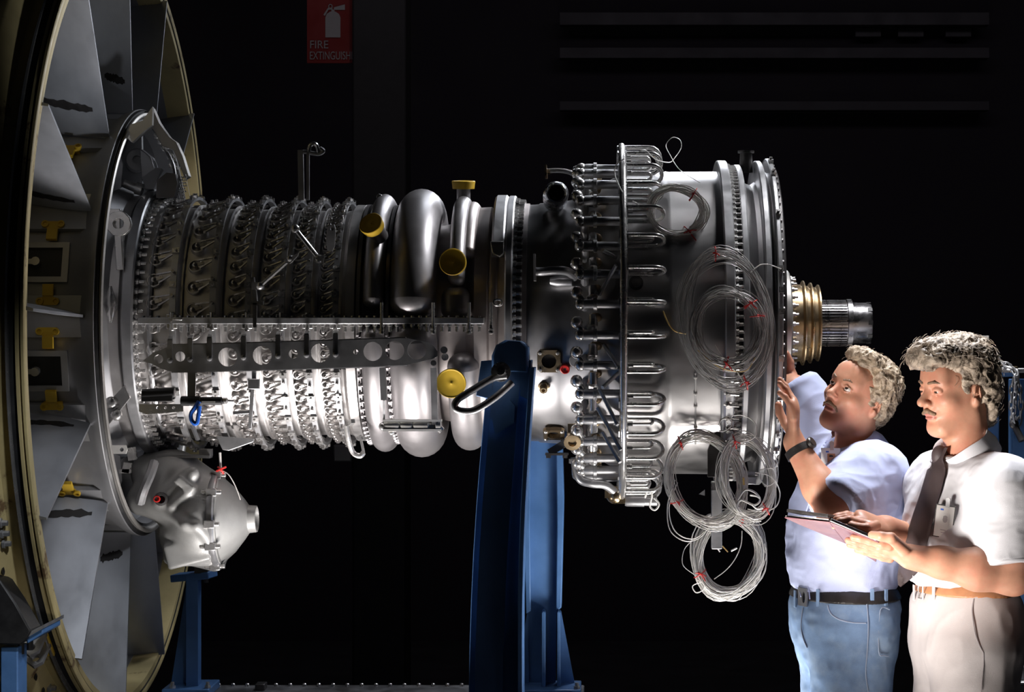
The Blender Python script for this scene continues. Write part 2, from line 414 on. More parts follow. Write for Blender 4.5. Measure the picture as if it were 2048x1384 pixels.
# ---------------------------------------------------------------- the setting: a dark workshop hall
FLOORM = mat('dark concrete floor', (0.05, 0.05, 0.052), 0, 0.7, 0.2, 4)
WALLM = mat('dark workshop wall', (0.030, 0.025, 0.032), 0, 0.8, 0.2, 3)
SIGNR = mat('sign red enamel', (0.16, 0.012, 0.010), 0, 0.45, 0.08, 8)
SIGNW = mat('sign white enamel', (0.26, 0.25, 0.25), 0, 0.5, 0.05, 8)
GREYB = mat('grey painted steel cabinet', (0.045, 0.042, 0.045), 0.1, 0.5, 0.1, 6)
JBM = mat('grey enamel box', (0.34, 0.33, 0.31), 0.1, 0.5, 0.08, 6)
def struct(name, mb, m, bevel=0):
    o = part(name, mb, m, None, bevel=bevel); o['kind'] = 'structure'; return o
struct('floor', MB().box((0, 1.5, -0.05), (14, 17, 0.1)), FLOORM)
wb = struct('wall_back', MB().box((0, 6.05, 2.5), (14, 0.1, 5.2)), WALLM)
# pipes and rails along the back wall, hardly lit
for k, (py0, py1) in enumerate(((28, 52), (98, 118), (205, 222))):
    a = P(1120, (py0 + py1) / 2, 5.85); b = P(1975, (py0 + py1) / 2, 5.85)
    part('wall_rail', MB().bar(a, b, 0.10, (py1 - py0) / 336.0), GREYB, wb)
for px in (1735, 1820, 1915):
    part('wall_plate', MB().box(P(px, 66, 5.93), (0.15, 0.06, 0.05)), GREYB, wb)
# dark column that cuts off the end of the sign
a = P(704, 0, 3.0)
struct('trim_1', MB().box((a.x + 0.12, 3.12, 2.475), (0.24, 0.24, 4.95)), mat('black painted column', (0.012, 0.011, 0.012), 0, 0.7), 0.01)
# fire extinguisher sign
s3 = F / (3.05 + D)
c0 = P(614, 126, 3.05); wd = 118 / s3; ht = 175 / s3
sg = thing('fire_extinguisher_sign', 'red and white fire extinguisher sign at the top of the dark back wall', 'sign', (c0.x, 3.05, c0.z))
part('sign_panel', MB().box((wd / 2, 0.006, ht / 2), (wd, 0.012, ht)), SIGNR, sg)
R90 = Matrix.Rotation(pi / 2, 4, 'X')
def sgp(px, py, d=-0.004): v = P(px, py, 3.05); return Vector((v.x - c0.x, d, v.z - c0.z))
for body, py, hpx, sq in (('FIRE', 97, 16, 0.92), ('EXTINGUISHER', 119, 16, 0.635)):
    me = text_mesh('lettering', body, hpx / s3 / 0.70, SIGNW, 0.001, sq)
    link('lettering', me, sg, Matrix.Translation(sgp(619, py)) @ R90)
mb = MB()
o_ = [(651, 75), (651, 35), (654, 28), (660, 24), (663, 23), (663, 19), (669, 19), (669, 23), (672, 24), (678, 28), (681, 35), (681, 75)]
mb.plate([((p[0] - 614) / s3, (126 - p[1]) / s3) for p in o_[::-1]], [], (0, -0.001, 0), (1, 0, 0), (0, 0, 1), 0.003)
mb.plate([((p[0] - 614) / s3, (126 - p[1]) / s3) for p in ((668, 20), (690, 20), (690, 9), (668, 15))], [], (0, -0.001, 0), (1, 0, 0), (0, 0, 1), 0.003)
mb.plate([((p[0] - 614) / s3, (126 - p[1]) / s3) for p in ((647, 30), (650, 32), (657, 20), (665, 19), (665, 15), (656, 16))], [], (0, -0.001, 0), (1, 0, 0), (0, 0, 1), 0.003)
mb.tube([sgp(661 + 3.5 * cos(t), 13 + 4 * sin(t), -0.003) for t in np.linspace(0, 2 * pi, 14)[:-1]], 0.0022, 6, closed=True)
part('extinguisher_pictogram', mb, SIGNW, sg)
# grey junction box and its cable on the column
b0 = P(687, 906, 3.05)
jb = thing('junction_box', 'small grey box behind the compressor with a thin cable hanging below it', 'electrical box', tuple(b0))
sJ = F / (3.05 + D)
part('box_body', MB().box((0, 0, 0), (36 / sJ, 0.07, 34 / sJ)), JBM, jb, bevel=0.004)
part('box_lid', MB().box((0, -0.04, 0), (32 / sJ, 0.012, 30 / sJ)), JBM, jb, bevel=0.003)
part('cable', MB().tube(smooth_path([(0.04, 0, -17 / sJ), (0.045, 0, -80 / sJ), (0.05, 0, -140 / sJ), (0.045, 0, -190 / sJ), (0.06, 0, -260 / sJ)]), 0.004, 8), GREYB, jb)
# ---------------------------------------------------------------- platform the stands are bolted to
PLZ = 0.70
yb = 0.30
pa = P(395, 1370, yb); PLZ = pa.z
PLAT = mat('worn steel platform', (0.22, 0.22, 0.23), 0.7, 0.45, 0.25, 12, 0.15, col2=(0.10, 0.09, 0.085), mixlo=0.5, mixhi=0.65)
pl = thing('platform', 'long grey steel base plate under the engine stands with a row of studs', 'platform', (0, 0, 0))
xr = P(1168, 1375, 0.1).x
part('top_plate', MB().box(((xr - 1.31) / 2, yb - 0.6, PLZ - 0.015), (xr + 1.31, 1.2, 0.03)), PLAT, pl, bevel=0.003)
for i, (lx, ly) in enumerate(((-1.2, -0.75), (-1.2, 0.15), (xr - 0.15, -0.75), (xr - 0.15, 0.15))):
    part('leg', MB().box((lx, ly, (PLZ - 0.03) / 2), (0.09, 0.09, PLZ - 0.03)), BLUE, pl, bevel=0.004)
part('side_rail', MB().box(((xr - 1.31) / 2, yb - 0.05, PLZ - 0.08), (xr + 1.25, 0.06, 0.10)), BLUE, pl)
part('side_rail', MB().box(((xr - 1.31) / 2, yb - 1.15, PLZ - 0.08), (xr + 1.25, 0.06, 0.10)), BLUE, pl)
stud = MB().spin((0, 0, 0), (0, 0, 1), [(0, 0.0065), (0.007, 0.0065), (0.009, 0.004), (0.0091, 0.0)], 8).mesh('stud', CHROME)
for k in range(26):
    link('stud', stud, pl, Matrix.Translation((P(440 + 28.5 * k, 1370, yb).x, yb - 0.02, PLZ)))
part('stop_block', MB().box((P(520, 1372, 0.2).x, 0.22, PLZ + 0.010), (0.03, 0.05, 0.02)), DARK, pl, bevel=0.003)
# ---------------------------------------------------------------- the engine (own frame: X aft, Y away from camera, Z up, axis through the origin)
eng = thing('jet_engine', 'bare jet engine core with a large open fan frame ring, carried in blue stands', 'jet engine', (0, 0, ZA))
def copies(name, me, parent, mats_):
    return [link(name, me, parent, m) for m in mats_]
# ---- fan frame: outer ring
fr = MB().lathe([(-1.357, 1.082), (-1.357, 1.102), (-1.372, 1.103), (-1.374, 1.099), (-1.52, 1.099), (-1.66, 1.099), (-1.66, 1.080), (-1.40, 1.080), (-1.37, 1.080)], 160, closed_prof=True)
frame = part('fan_frame_ring', fr, PRIMER, eng, smooth=40)
rim = MB().lathe([(-1.353, 1.106), (-1.352, 1.110), (-1.352, 1.124), (-1.354, 1.127), (-1.360, 1.127), (-1.362, 1.124), (-1.362, 1.106)], 160, closed_prof=True)
rim.lathe([(-1.3655, 1.100), (-1.3655, 1.123), (-1.367, 1.125), (-1.374, 1.125), (-1.375, 1.122), (-1.375, 1.100)], 160, closed_prof=True)
part('rim_lip', rim, PRIMER, frame, label='pale double outer lip of the fan frame rim')
part('rim_seal', MB().lathe([(-1.354, 1.103), (-1.354, 1.108), (-1.392, 1.118), (-1.392, 1.103)], 160, closed_prof=True), RUBBER_SHADE, frame)
part('clamp_band', MB().lathe([(-1.392, 1.100), (-1.391, 1.131), (-1.396, 1.132), (-1.398, 1.100)], 160, closed_prof=True), CHROME, frame)
part('outer_skin', MB().lathe([(-1.398, 1.10), (-1.40, 1.112), (-1.44, 1.112), (-1.50, 1.112), (-1.66, 1.112), (-1.66, 1.10)], 160, closed_prof=True), PRIMER, frame)
fl = part('outer_flange', MB().lathe([(-1.430, 1.112), (-1.462, 1.168), (-1.470, 1.172), (-1.53, 1.172), (-1.535, 1.112)], 160, closed_prof=True), PRIMER, frame)
hole = MB().spin((0, 0, 0), (1, 0, 0), [(-0.001, 0), (0, 0.0085), (0.003, 0.0105), (0.0031, 0.0075), (-0.0009, 0.0)], 12).mesh('bolt_hole', RUBBER_SHADE)
copies('bolt_hole', hole, fl, [Matrix.Translation(E(-1.4495, 1.148, -20 - 4.2 * k)) for k in range(14)])
fb = MB().spin((0, 0, 0), (1, 0, 0), [(0, 0), (0, 0.013), (0.006, 0.013), (0.007, 0.008), (0.02, 0.007), (0.021, 0)], 6).mesh('bolt', STEEL)
copies('bolt', fb, fl, [Matrix.Translation(E(-1.442, 1.132, a)) for a in (-26, -27.5, -29, -59, -62, -63.5, -67)])
# brackets on the outer skin (yellow mounting pads with a clevis)
for a in (-47.0, 56.0):
    m = frame_at(E(-1.418, 1.113, a), a)
    b = MB().box((0, 0, 0.005), (0.06, 0.13, 0.012)); o = part('mounting_pad', b, OCHRE, frame, bevel=0.004); o.matrix_basis = m
    b = MB().plate([(-0.03, 0), (0.03, 0), (0.02, 0.055), (0.0, 0.07), (-0.02, 0.055)], [circ(0, 0.045, 0.010, 12)], (0, -0.018, 0.01), (1, 0, 0), (0, 0, 1), -0.012)
    b.plate([(-0.03, 0), (0.03, 0), (0.02, 0.055), (0.0, 0.07), (-0.02, 0.055)], [circ(0, 0.045, 0.010, 12)], (0, 0.03, 0.01), (1, 0, 0), (0, 0, 1), -0.012)
    o = part('clevis', b, STEEL, frame); o.matrix_basis = m
# ---- hub ring
hub = part('hub_ring', MB().lathe([(-1.66, 0.59), (-1.45, 0.59), (-1.37, 0.597), (-1.335, 0.618), (-1.315, 0.622), (-1.306, 0.612), (-1.306, 0.585), (-1.35, 0.575), (-1.66, 0.572)], 140, closed_prof=True), HUB, eng, smooth=50)
part('rim_edge', MB().lathe([(-1.302, 0.594), (-1.296, 0.598), (-1.293, 0.606), (-1.297, 0.612), (-1.306, 0.608), (-1.306, 0.594)], 140, closed_prof=True), HUBLITE, hub, smooth=60)
part('rim_groove', MB().lathe([(-1.3055, 0.609), (-1.3052, 0.617), (-1.312, 0.62), (-1.312, 0.609)], 140, closed_prof=True), RUBBER_SHADE, hub)
cone = part('inner_cone', MB().lathe([(-1.345, 0.578), (-1.40, 0.52), (-1.42, 0.46), (-1.39, 0.40), (-1.34, 0.378), (-1.33, 0.36), (-1.36, 0.36), (-1.45, 0.46), (-1.40, 0.555)], 120, closed_prof=True), HUB, eng, smooth=50)
rb = MB().plate([(0, 0), (0.20, 0), (0.17, 0.035), (0.09, 0.06), (0.02, 0.05)], [], (0, 0, 0), (0, 0, 1), (1, 0, 0), 0.010)
rbm = rb.mesh('rib', STEEL)
copies('rib', rbm, cone, [frame_at(E(-1.41, 0.385, a), a) for a in range(-168, 190, 24)])
part('intermediate_case', MB().lathe([(-1.36, 0.372), (-1.31, 0.372), (-1.30, 0.36), (-1.36, 0.36)], 120, closed_prof=True), CASE, cone)
# ---- struts (outlet guide vanes) : 13 radial panels
NST = 13
def strut_mesh():
    mb = MB(); n = 14; m = 10; vs = []
    for side in (1, -1):
        for i in range(n + 1):
            r = 0.612 + (1.09 - 0.612) * i / n
            for j in range(m + 1):
                c = j / m; x = -1.34 - 0.262 * c
                bow = 0.030 * sin(pi * min(1, c * 1.0) * 0.5) + 0.02 * c * (r - 0.6)
                th = 0.0035 + 0.006 * sin(pi * min(1, c * 1.4)) if c < 0.95 else 0.002
                vs.append((x, bow + side * th, r))
    k = (n + 1) * (m + 1); fs = []
    for i in range(n):
        for j in range(m):
            a = i * (m + 1) + j
            fs.append((a, a + 1, a + m + 2, a + m + 1)); fs.append((a + k, a + k + m + 1, a + k + m + 2, a + k + 1))
    for j in range(m):
        fs.append((j, j + k, j + 1 + k, j + 1)); a = n * (m + 1) + j; fs.append((a, a + 1, a + 1 + k, a + k))
    for i in range(n):
        a = i * (m + 1); b = a + m + 1; fs.append((a, b, b + k, a + k)); a += m; b += m; fs.append((a, a + k, b + k, b))
    return mb.add(vs, fs).mesh('strut', STRUT, 40)
stm = strut_mesh()
ink_ang = {1: (0.655, -1), 2: (0.695, -1), 3: (0.70, -1), -1: (0.645, 1), -2: (0.655, 1), -3: (0.67, 1)}
root = MB().box((-1.47, 0, 0.600), (0.25, 0.11, 0.014)).mesh('root_platform', HUB)
clip = MB().plate([(-0.030, 0.002), (-0.024, -0.006), (0.024, -0.006), (0.030, 0.002), (0.028, 0.012), (0.014, 0.016), (0.014, 0.050), (-0.014, 0.050), (-0.014, 0.016), (-0.028, 0.012)], [circ(0, 0.040, 0.005, 10)[::-1], circ(0.021, 0.004, 0.0045, 10)[::-1], circ(-0.021, 0.004, 0.0045, 10)[::-1]], (0, 0, 0.012), (1, 0, 0), (0, 1, 0), 0.006)
clip.box((0, 0.004, 0.006), (0.050, 0.016, 0.012)); clip.box((0, 0.034, 0.020), (0.028, 0.030, 0.004))
clip.spin((0.021, 0.004, 0.018), (0, 0, 1), [(0, 0.010), (0.006, 0.010), (0.006, 0.006), (0.002, 0.005), (0.002, 0)], 12); clip.spin((-0.021, 0.004, 0.018), (0, 0, 1), [(0, 0.010), (0.006, 0.010), (0.006, 0.006), (0.002, 0.005), (0.002, 0)], 12)
clipm = clip.mesh('clip_bracket', YCAP)
pock = MB().plate([(-0.085, -0.055), (0.085, -0.055), (0.085, 0.055), (-0.085, 0.055)], [[(-0.068, -0.040), (0.068, -0.040), (0.068, 0.040), (-0.068, 0.040)][::-1]], (0, 0, 0), (1, 0, 0), (0, 1, 0), 0.010).mesh('window_frame', HUB)
pockin = MB().box((0, 0, 0.001), (0.136, 0.08, 0.002)).mesh('window_opening', RUBBER_SHADE)  # black slab on the skin, painting the dark of an opening
lugm = MB().cyl((0, 0, 0), (0.0, 0, 0.02), 0.012, 10).box((-0.03, 0, 0.010), (0.05, 0.014, 0.012)).mesh('lug', CHROME)
for k in range(NST):
    a = 1.0 + 360.0 / NST * k
    kk = k if k < 7 else k - NST
    m = frame_at(Vector((0, 0, 0)), a)
    s_o = link('strut', stm, eng, m)
    link('root_platform', root, s_o)
    if kk in ink_ang:
        rr, sd = ink_ang[kk]; rng = random.Random(kk * 5 + 1)
        mb = MB(); tp = []; n = 16
        x0, x1 = (-1.375, -1.53) if abs(kk) < 3 else (-1.36, -1.42)
        for i in range(n + 1):
            c = i / n; x = x0 + (x1 - x0) * c; cc = (-1.34 - x) / 0.262
            bow = 0.030 * sin(pi * cc * 0.5) + 0.02 * cc * (rr - 0.6); th = 0.0035 + 0.006 * sin(pi * min(1, cc * 1.4))
            hw = (0.012 if 0.1 < c < 0.93 else 0.006) * (0.75 + 0.5 * rng.random()); mid = rr + 0.018 * c + 0.002 * rng.random()
            tp.append((x, bow + sd * (th + 0.0006), mid - hw)); tp.append((x, bow + sd * (th + 0.0006), mid + hw))
        mb.add(tp, [(2 * i, 2 * i + 2, 2 * i + 3, 2 * i + 1) if sd < 0 else (2 * i, 2 * i + 1, 2 * i + 3, 2 * i + 2) for i in range(n)])
        part('ink_mark', mb, INK, s_o, smooth=0)
    # between the struts: clip bracket and a framed opening in the hub skin
    am = a + 180.0 / NST
    for da, sp in {0: ((3.3, 0), (-3.3, 180)), 1: ((-3.6, 180),), 2: ((-4.5, 180),), -1: ((4.4, 0),), -2: ((3.8, 0),)}.get(kk, ()):
        link('clip_bracket', clipm, hub, frame_at(E(-1.437, 0.592, a + da), a + da, sp))
    if kk in (0, -1):
        mm = frame_at(E(-1.475, 0.592, am), am)
        link('window_frame', pock, hub, mm); link('window_opening', pockin, hub, mm); link('lug', lugm, hub, mm)
# panels on the far inner face of the fan frame
pan = MB()
for i in range(9):
    for j in range(2):
        pan.add([E(-1.40 - 0.20 * jj, 1.083 + 0.0, 0) for jj in (0, 1)], []) if False else None
for a0, a1 in ((100, 122), (124, 146), (148, 168), (192, 212), (214, 236), (238, 258)):
    p_ = MB().lathe([(-1.43, 1.079), (-1.43, 1.0855), (-1.62, 1.0855), (-1.62, 1.079)], 14, a0, a1, closed_prof=True)
    part('acoustic_panel', p_, HUB, frame, smooth=40)
riv = MB().spin((0, 0, 0), (0, 0, -1), [(0, 0.0055), (0.003, 0.005), (0.0045, 0.003), (0.005, 0)], 8).mesh('rivet', CHROME)
copies('rivet', riv, frame, [frame_at(E(-1.385, 1.087, a), a) for a in np.arange(96, 264, 4.0)])
# ---- upper mount plate inside the hub ring: peaked gusset, lug, box web
Y0 = 0.10
mg = part('mount_gusset', MB().plate([((x - 300) * 0.001465, (300 - y) * 0.001465) for x, y in ((254, 266), (262, 250), (285, 243), (304, 214), (318, 246), (338, 274), (352, 284), (364, 310), (377, 352), (369, 357), (355, 322), (346, 300), (324, 292), (309, 264), (301, 254), (285, 265), (262, 284))][::-1],
     [], PE(300, 300, -0.04), (1, 0, 0), (0, 0, 1), -0.04), HUBLITE, eng, bevel=0.002)
part('gusset_wing', MB().plate([((x - 300) * (D - 0.30) / F, (300 - y) * (D - 0.30) / F) for x, y in ((252, 274), (261, 249), (285, 241), (305, 213), (304, 250), (286, 264), (264, 285))][::-1], [], PE(300, 300, -0.30), (1, 0, 0), (0, 0, 1), -0.02), HUBLITE, mg)
lugp = MB().spin(PE(274, 320, -0.02), (0.25, -1, 0), [(-0.05, 0.008), (-0.05, 0.034), (0.0, 0.034), (0.004, 0.030), (0.004, 0.013), (-0.02, 0.012), (-0.02, 0.0)], 24)
part('mount_lug', lugp, HUB, mg)
part('web_plate', MB().plate([((x - 300) * 0.0014, (300 - y) * 0.0014) for x, y in ((262, 262), (285, 256), (286, 310), (292, 345), (282, 395), (256, 385), (240, 350))][::-1], [], PE(300, 300, 0.06), (1, 0, 0), (0, 0, 1), 0.02), HUB, mg)
part('web_plate', MB().plate([((x - 300) * 0.0014, (300 - y) * 0.0014) for x, y in ((288, 300), (310, 318), (320, 345), (292, 368))][::-1], [], PE(300, 300, 0.0), (1, 0, 0.0), (0, 0.0, 1), 0.06), HUB, mg, bevel=0.002)
part('web_plate', MB().plate([((x - 300) * 0.0014, (300 - y) * 0.0014) for x, y in ((294, 368), (320, 347), (334, 348), (318, 392), (300, 392))][::-1], [], PE(300, 300, 0.0), (1, 0, 0.0), (0, 0.15, 1), 0.05), HUB, mg)
part('dark_bracket', MB().plate([((x - 300) * 0.0014, (300 - y) * 0.0014) for x, y in ((322, 366), (342, 350), (360, 352), (364, 372), (358, 400), (320, 402))][::-1], [], PE(300, 300, -0.05), (1, 0, 0.0), (0, 0, 1), 0.05), DARK, mg)
hx = []
for r_ in range(9):
    for c_ in range(4):
        cx_, cy_ = 362 + c_ * 4.2 + (r_ % 2) * 2 - r_ * 0.6, 356 + r_ * 6
        hx.append(circ((cx_ - 300) * 0.0014, (300 - cy_) * 0.0014, 0.0024, 6)[::-1])
part('perforated_guard', MB().plate([((x - 300) * 0.0014, (300 - y) * 0.0014) for x, y in ((374, 350), (384, 400), (378, 410), (358, 412), (354, 378))][::-1], hx, PE(300, 300, -0.06), (1, 0, 0.0), (0, 0, 1), 0.004), STEEL, mg)
part('locking_chain', MB().tube(smooth_path([PE(298, 246, 0.06), PE(312, 266, 0.04), PE(325, 290, 0.02), PE(338, 312, 0.0), PE(346, 330, -0.01), PE(350, 350, -0.02)]), 0.005, 8), CHROME, mg)
nutm = MB().spin((0, 0, 0), (0, -1, 0), [(0, 0.011), (0.012, 0.011), (0.013, 0.006), (0.022, 0.006), (0.022, 0)], 6).mesh('nut', CHROME)
copies('nut', nutm, mg, [Matrix.Translation(PE(px, py, 0.03)) for px, py in ((296, 248), (303, 250), (316, 272), (322, 283), (330, 297), (342, 314), (347, 322), (345, 331), (350, 338))])
part('actuator_cylinder', MB().cyl(PE(248, 366, -0.1), PE(272, 376, -0.1), 0.012, 14).cyl(PE(272, 376, -0.1), PE(285, 380, -0.1), 0.018, 14), CHROME, mg)
# brackets seen between hub rim and compressor
part('link_bracket', MB().plate(circ(0, 0, 0.035, 12) , [circ(0, 0, 0.014, 10)[::-1]], PE(240, 448, -0.36), (1, 0, 0), (0, 0, 1), 0.02).box(PE(232, 440, -0.35), (0.03, 0.03, 0.06)).bar(PE(238, 470, -0.36), PE(242, 540, -0.36), 0.03, 0.02), CHROME, cone, bevel=0.002)
part('turnbuckle', MB().spin(PE(221, 572, -0.40), (0, 0, -1), [(0, 0.004), (0.02, 0.010), (0.05, 0.020), (0.075, 0.012), (0.10, 0.004)], 10), CHROME, cone)
part('link_plate', MB().plate([(0, 0), (0.06, 0.075), (0.045, 0.11), (-0.01, 0.05)], [], PE(218, 850, -0.38), (1, 0, 0), (0, 0, 1), 0.012).ball(PE(222, 806, -0.40), 0.018).ball(PE(233, 830, -0.40), 0.016).bar(PE(219, 803, -0.4), PE(234, 815, -0.4), 0.012, 0.012), CHROME, cone)
part('tab_plate', MB().plate([(-0.026, -0.012), (0.026, -0.012), (0.03, 0), (0.026, 0.012), (-0.026, 0.012)], [circ(0.014, 0, 0.006, 10)[::-1]], PE(234, 899, -0.30), (1, 0, 0), (0, 0, 1), 0.006), WHITE, cone)
part('pipe_bracket', MB().bar(PE(262, 895, -0.25), PE(266, 920, -0.25), 0.03, 0.02).bar(PE(240, 942, -0.25), PE(262, 942, -0.25), 0.02, 0.012).bar(PE(256, 925, -0.25), PE(252, 945, -0.25), 0.02, 0.02), CHROME, cone)

# ---- compressor case
comp = part('compressor_case', MB().lathe([(-1.30, 0.30), (-1.30, 0.345), (-1.27, 0.345), (-1.262, 0.338), (-0.72, 0.326), (-0.70, 0.330), (-0.69, 0.345), (-0.665, 0.345), (-0.66, 0.325), (-0.655, 0.29)], 150), CASE, eng, smooth=30)
ff = part('front_flange', MB().lathe([(-1.300, 0.34), (-1.300, 0.383), (-1.296, 0.387), (-1.272, 0.387), (-1.268, 0.383), (-1.268, 0.34)], 150, closed_prof=True), STEEL, eng, smooth=30)
bt = MB().spin((0, 0, 0), (1, 0, 0), [(0, 0.009), (0.010, 0.009), (0.011, 0.005), (0.026, 0.005), (0.027, 0.0)], 6)
bt.spin((0, 0, 0), (1, 0, 0), [(-0.0005, 0.012), (0.002, 0.012), (0.002, 0.0)], 10)
btm = bt.mesh('flange_bolt', CHROME)
copies('flange_bolt', btm, ff, [Matrix.Translation(E(-1.268, 0.362, a)) for a in np.arange(-110, 112, 4.4)])
part('seal_ring', MB().lathe([(-1.235, 0.330), (-1.235, 0.350), (-1.229, 0.352), (-1.223, 0.350), (-1.223, 0.330)], 150, closed_prof=True), STEEL, comp)
ST = [  # ring px, boss px, count, boss radius, arm
    (345, 305, 34, 0.0205), (425, 385, 34, 0.0205), (495, 465, 44, 0.0185), (563, 530, 52, 0.0165), (615, 590, 56, 0.0150), (670, 645, 68, 0.0130)]
for si, (rpx, bpx, n, br) in enumerate(ST):
    xr_, xb = xn(rpx, 0.36), xn(bpx, 0.35); rc = 0.338 - 0.012 * si / 5 + 0.001
    L = xr_ - xb; hh = 0.020
    boss = MB().spin((0, 0, 0), (0, 0, 1), [(-0.01, br), (0.010, br), (0.012, br - 0.0015), (0.012, br - 0.004), (0.002, br - 0.0045), (0.001, 0.006), (0.004, 0.006), (0.016, 0.0055), (0.0185, 0.003), (0.019, 0)], 20).mesh('vane_boss', CASE, 30)
    sk = -0.30 if si < 2 else -0.45
    dx, dy = L * 0.98, -abs(L) * sk
    arm = MB(); d = Vector((dx, dy, 0)).normalized(); nrm = Vector((-d.y, d.x, 0))
    w0, w1 = br * 0.55, br * 0.30; z0, z1 = 0.014, hh + 0.006
    for sg_ in (1, -1):
        arm.bar(Vector((0, 0, z0)) + d * br * 0.55 + nrm * br * 0.62 * sg_, Vector((dx, dy, z1)) + nrm * br * 0.16 * sg_, br * 0.20, 0.005)
    arm.spin((0, 0, 0.008), (0, 0, 1), [(0, br * 0.36), (0.010, br * 0.36), (0.011, br * 0.22), (0.017, br * 0.20), (0.018, 0)], 8)
    arm.bar(Vector((0, 0, z0 + 0.001)), Vector((0, 0, z0 + 0.001)) + d * br * 1.3, br * 0.45, 0.004)
    arm.cyl((dx, dy, z1 - 0.006), (dx, dy, z1 + 0.013), 0.0045, 8)
    armm = arm.mesh('vane_arm', ARM, 30)
    off = (si * 37 % 10) / 10 * 360 / n
    for k in range(n):
        a = -108 + off + 360.0 / n * k
        if a > 110: break
        m = frame_at(E(xb, rc, a), a); link('vane_boss', boss, comp, m); link('vane_arm', armm, comp, m)
    # the ring that turns the arms: two half rings with a joint block at the split line
    ro = rc + hh; w_ = 0.0085 if si < 2 else 0.0075
    prof = [(xr_ - w_, ro), (xr_ - w_, ro + 0.009), (xr_ + w_, ro + 0.009), (xr_ + w_, ro)]
    ring = part('unison_ring', MB().lathe(prof, 60, 3, 177, closed_prof=True).lathe(prof, 60, -177, -3, closed_prof=True), STEEL, eng, smooth=40)
    part('ring_joint', MB().box(E(xr_, ro + 0.006, 0), (0.03, 0.016, 0.040)).cyl(E(xr_ - 0.02, ro + 0.01, 1), E(xr_ + 0.03, ro + 0.012, 1), 0.006, 8).cyl(E(xr_, ro + 0.01, -4), E(xr_, ro + 0.01, 4), 0.008, 8), CHROME, ring, bevel=0.002)
    pad = MB().box((0, 0, 0.011), (0.020, 0.016, 0.008)).cyl((0, 0, 0.012), (0, 0, 0.020), 0.004, 6).mesh('ring_pad', CHROME, 30)
    copies('ring_pad', pad, ring, [frame_at(E(xr_, ro + 0.001, a), a) for a in np.arange(-96, 100, 16 if si < 3 else 12) if abs(a) > 5])
    # wall rib between stages
    part('case_rib', MB().lathe([(xr_ + 0.016, rc - 0.01), (xr_ + 0.017, rc + 0.006), (xr_ + 0.022, rc + 0.006), (xr_ + 0.023, rc - 0.01)], 120, closed_prof=True), CASE, comp)
# horizontal split flange with its bolts
spl = part('split_flange', MB().box((-0.78, -0.350, 0.002), (0.95, 0.050, 0.018)), STEEL, eng, bevel=0.002)
sb = MB().spin((0, 0, 0), (0, 0, -1), [(-0.024, 0.0), (-0.024, 0.005), (-0.018, 0.0055), (-0.018, 0.007), (0.005, 0.007), (0.006, 0.0045), (0.020, 0.0045), (0.021, 0)], 8).mesh('split_bolt', CHROME)
copies('split_bolt', sb, spl, [Matrix.Translation((x, -0.366, -0.008)) for x in np.arange(-1.24, -0.31, 0.0205) if min(abs(x - xn(s_[0], 0.36)) for s_ in ST) > 0.02])
# perforated stiffener beam standing off the case
YB = -0.432
def bp(px, py): v = PE(px, py, YB); return (v.x, v.z)
ol = [(286, 722), (305, 707), (345, 690), (500, 686), (660, 681), (812, 676), (856, 685), (868, 692), (876, 704), (876, 712), (868, 717), (815, 730), (700, 735), (500, 741), (345, 744), (325, 738), (305, 728)]
ol2 = [bp(*p) for p in ol][::-1]
hol = [circ(*bp(cx, cy), r * (YB + D) / F, 24)[::-1] for cx, cy, r in ((361, 713, 10), (456, 714, 19), (525, 711, 19), (587, 708, 9), (641, 706, 19), (746, 703, 19), (790, 701, 19), (834, 700, 19), (712, 704, 5), (318, 718, 9))]
beam = part('perforated_beam', MB().plate(ol2, hol, (0, YB, 0), (1, 0, 0), (0, 0, 1), 0.005), STEEL, eng, smooth=30)
top = [PE(px, py - 0.5, YB + 0.012) for px, py in ((345, 690), (500, 686), (660, 681), (812, 676))]
lip = MB()
for a, b in zip(top[:-1], top[1:]): lip.bar(a, b, 0.028, 0.004, up=(0, 0, 1))
for a, b in (((345, 744), (500, 741)), ((500, 741), (700, 735)), ((700, 735), (815, 730))): lip.bar(PE(a[0], a[1], YB + 0.012), PE(b[0], b[1], YB + 0.012), 0.028, 0.004)
part('beam_lip', lip, STEEL, beam)
for px, py in ((340, 718), (380, 716), (419, 714), (487, 712), (556, 709), (613, 707), (671, 706)):
    b = MB().bar(PE(px, py - 38, YB - 0.004), PE(px, py + 2, YB - 0.006), 0.014, 0.004, up=(0, -1, 0)).bar(PE(px, py - 38, YB - 0.004), PE(px + 2, py - 44, -0.37), 0.012, 0.006)
    b.spin(PE(px, py + 3, YB - 0.006), (0, -1, 0), [(0, 0.0075), (0.005, 0.0075), (0.007, 0.004), (0.007, 0)], 8)
    part('strap_clip', b, STEEL, beam)
for body, px, py in (('S4', 388, 722), ('S4', 676, 716)):
    me = text_mesh('handwritten_mark', body, 0.034, INK, 0.0003)
    v = PE(px, py, YB - 0.001)
    link('handwritten_mark', me, beam, Matrix.Translation(v) @ Matrix.Rotation(R_(95), 4, 'Y') @ Matrix.Rotation(pi / 2, 4, 'X'))
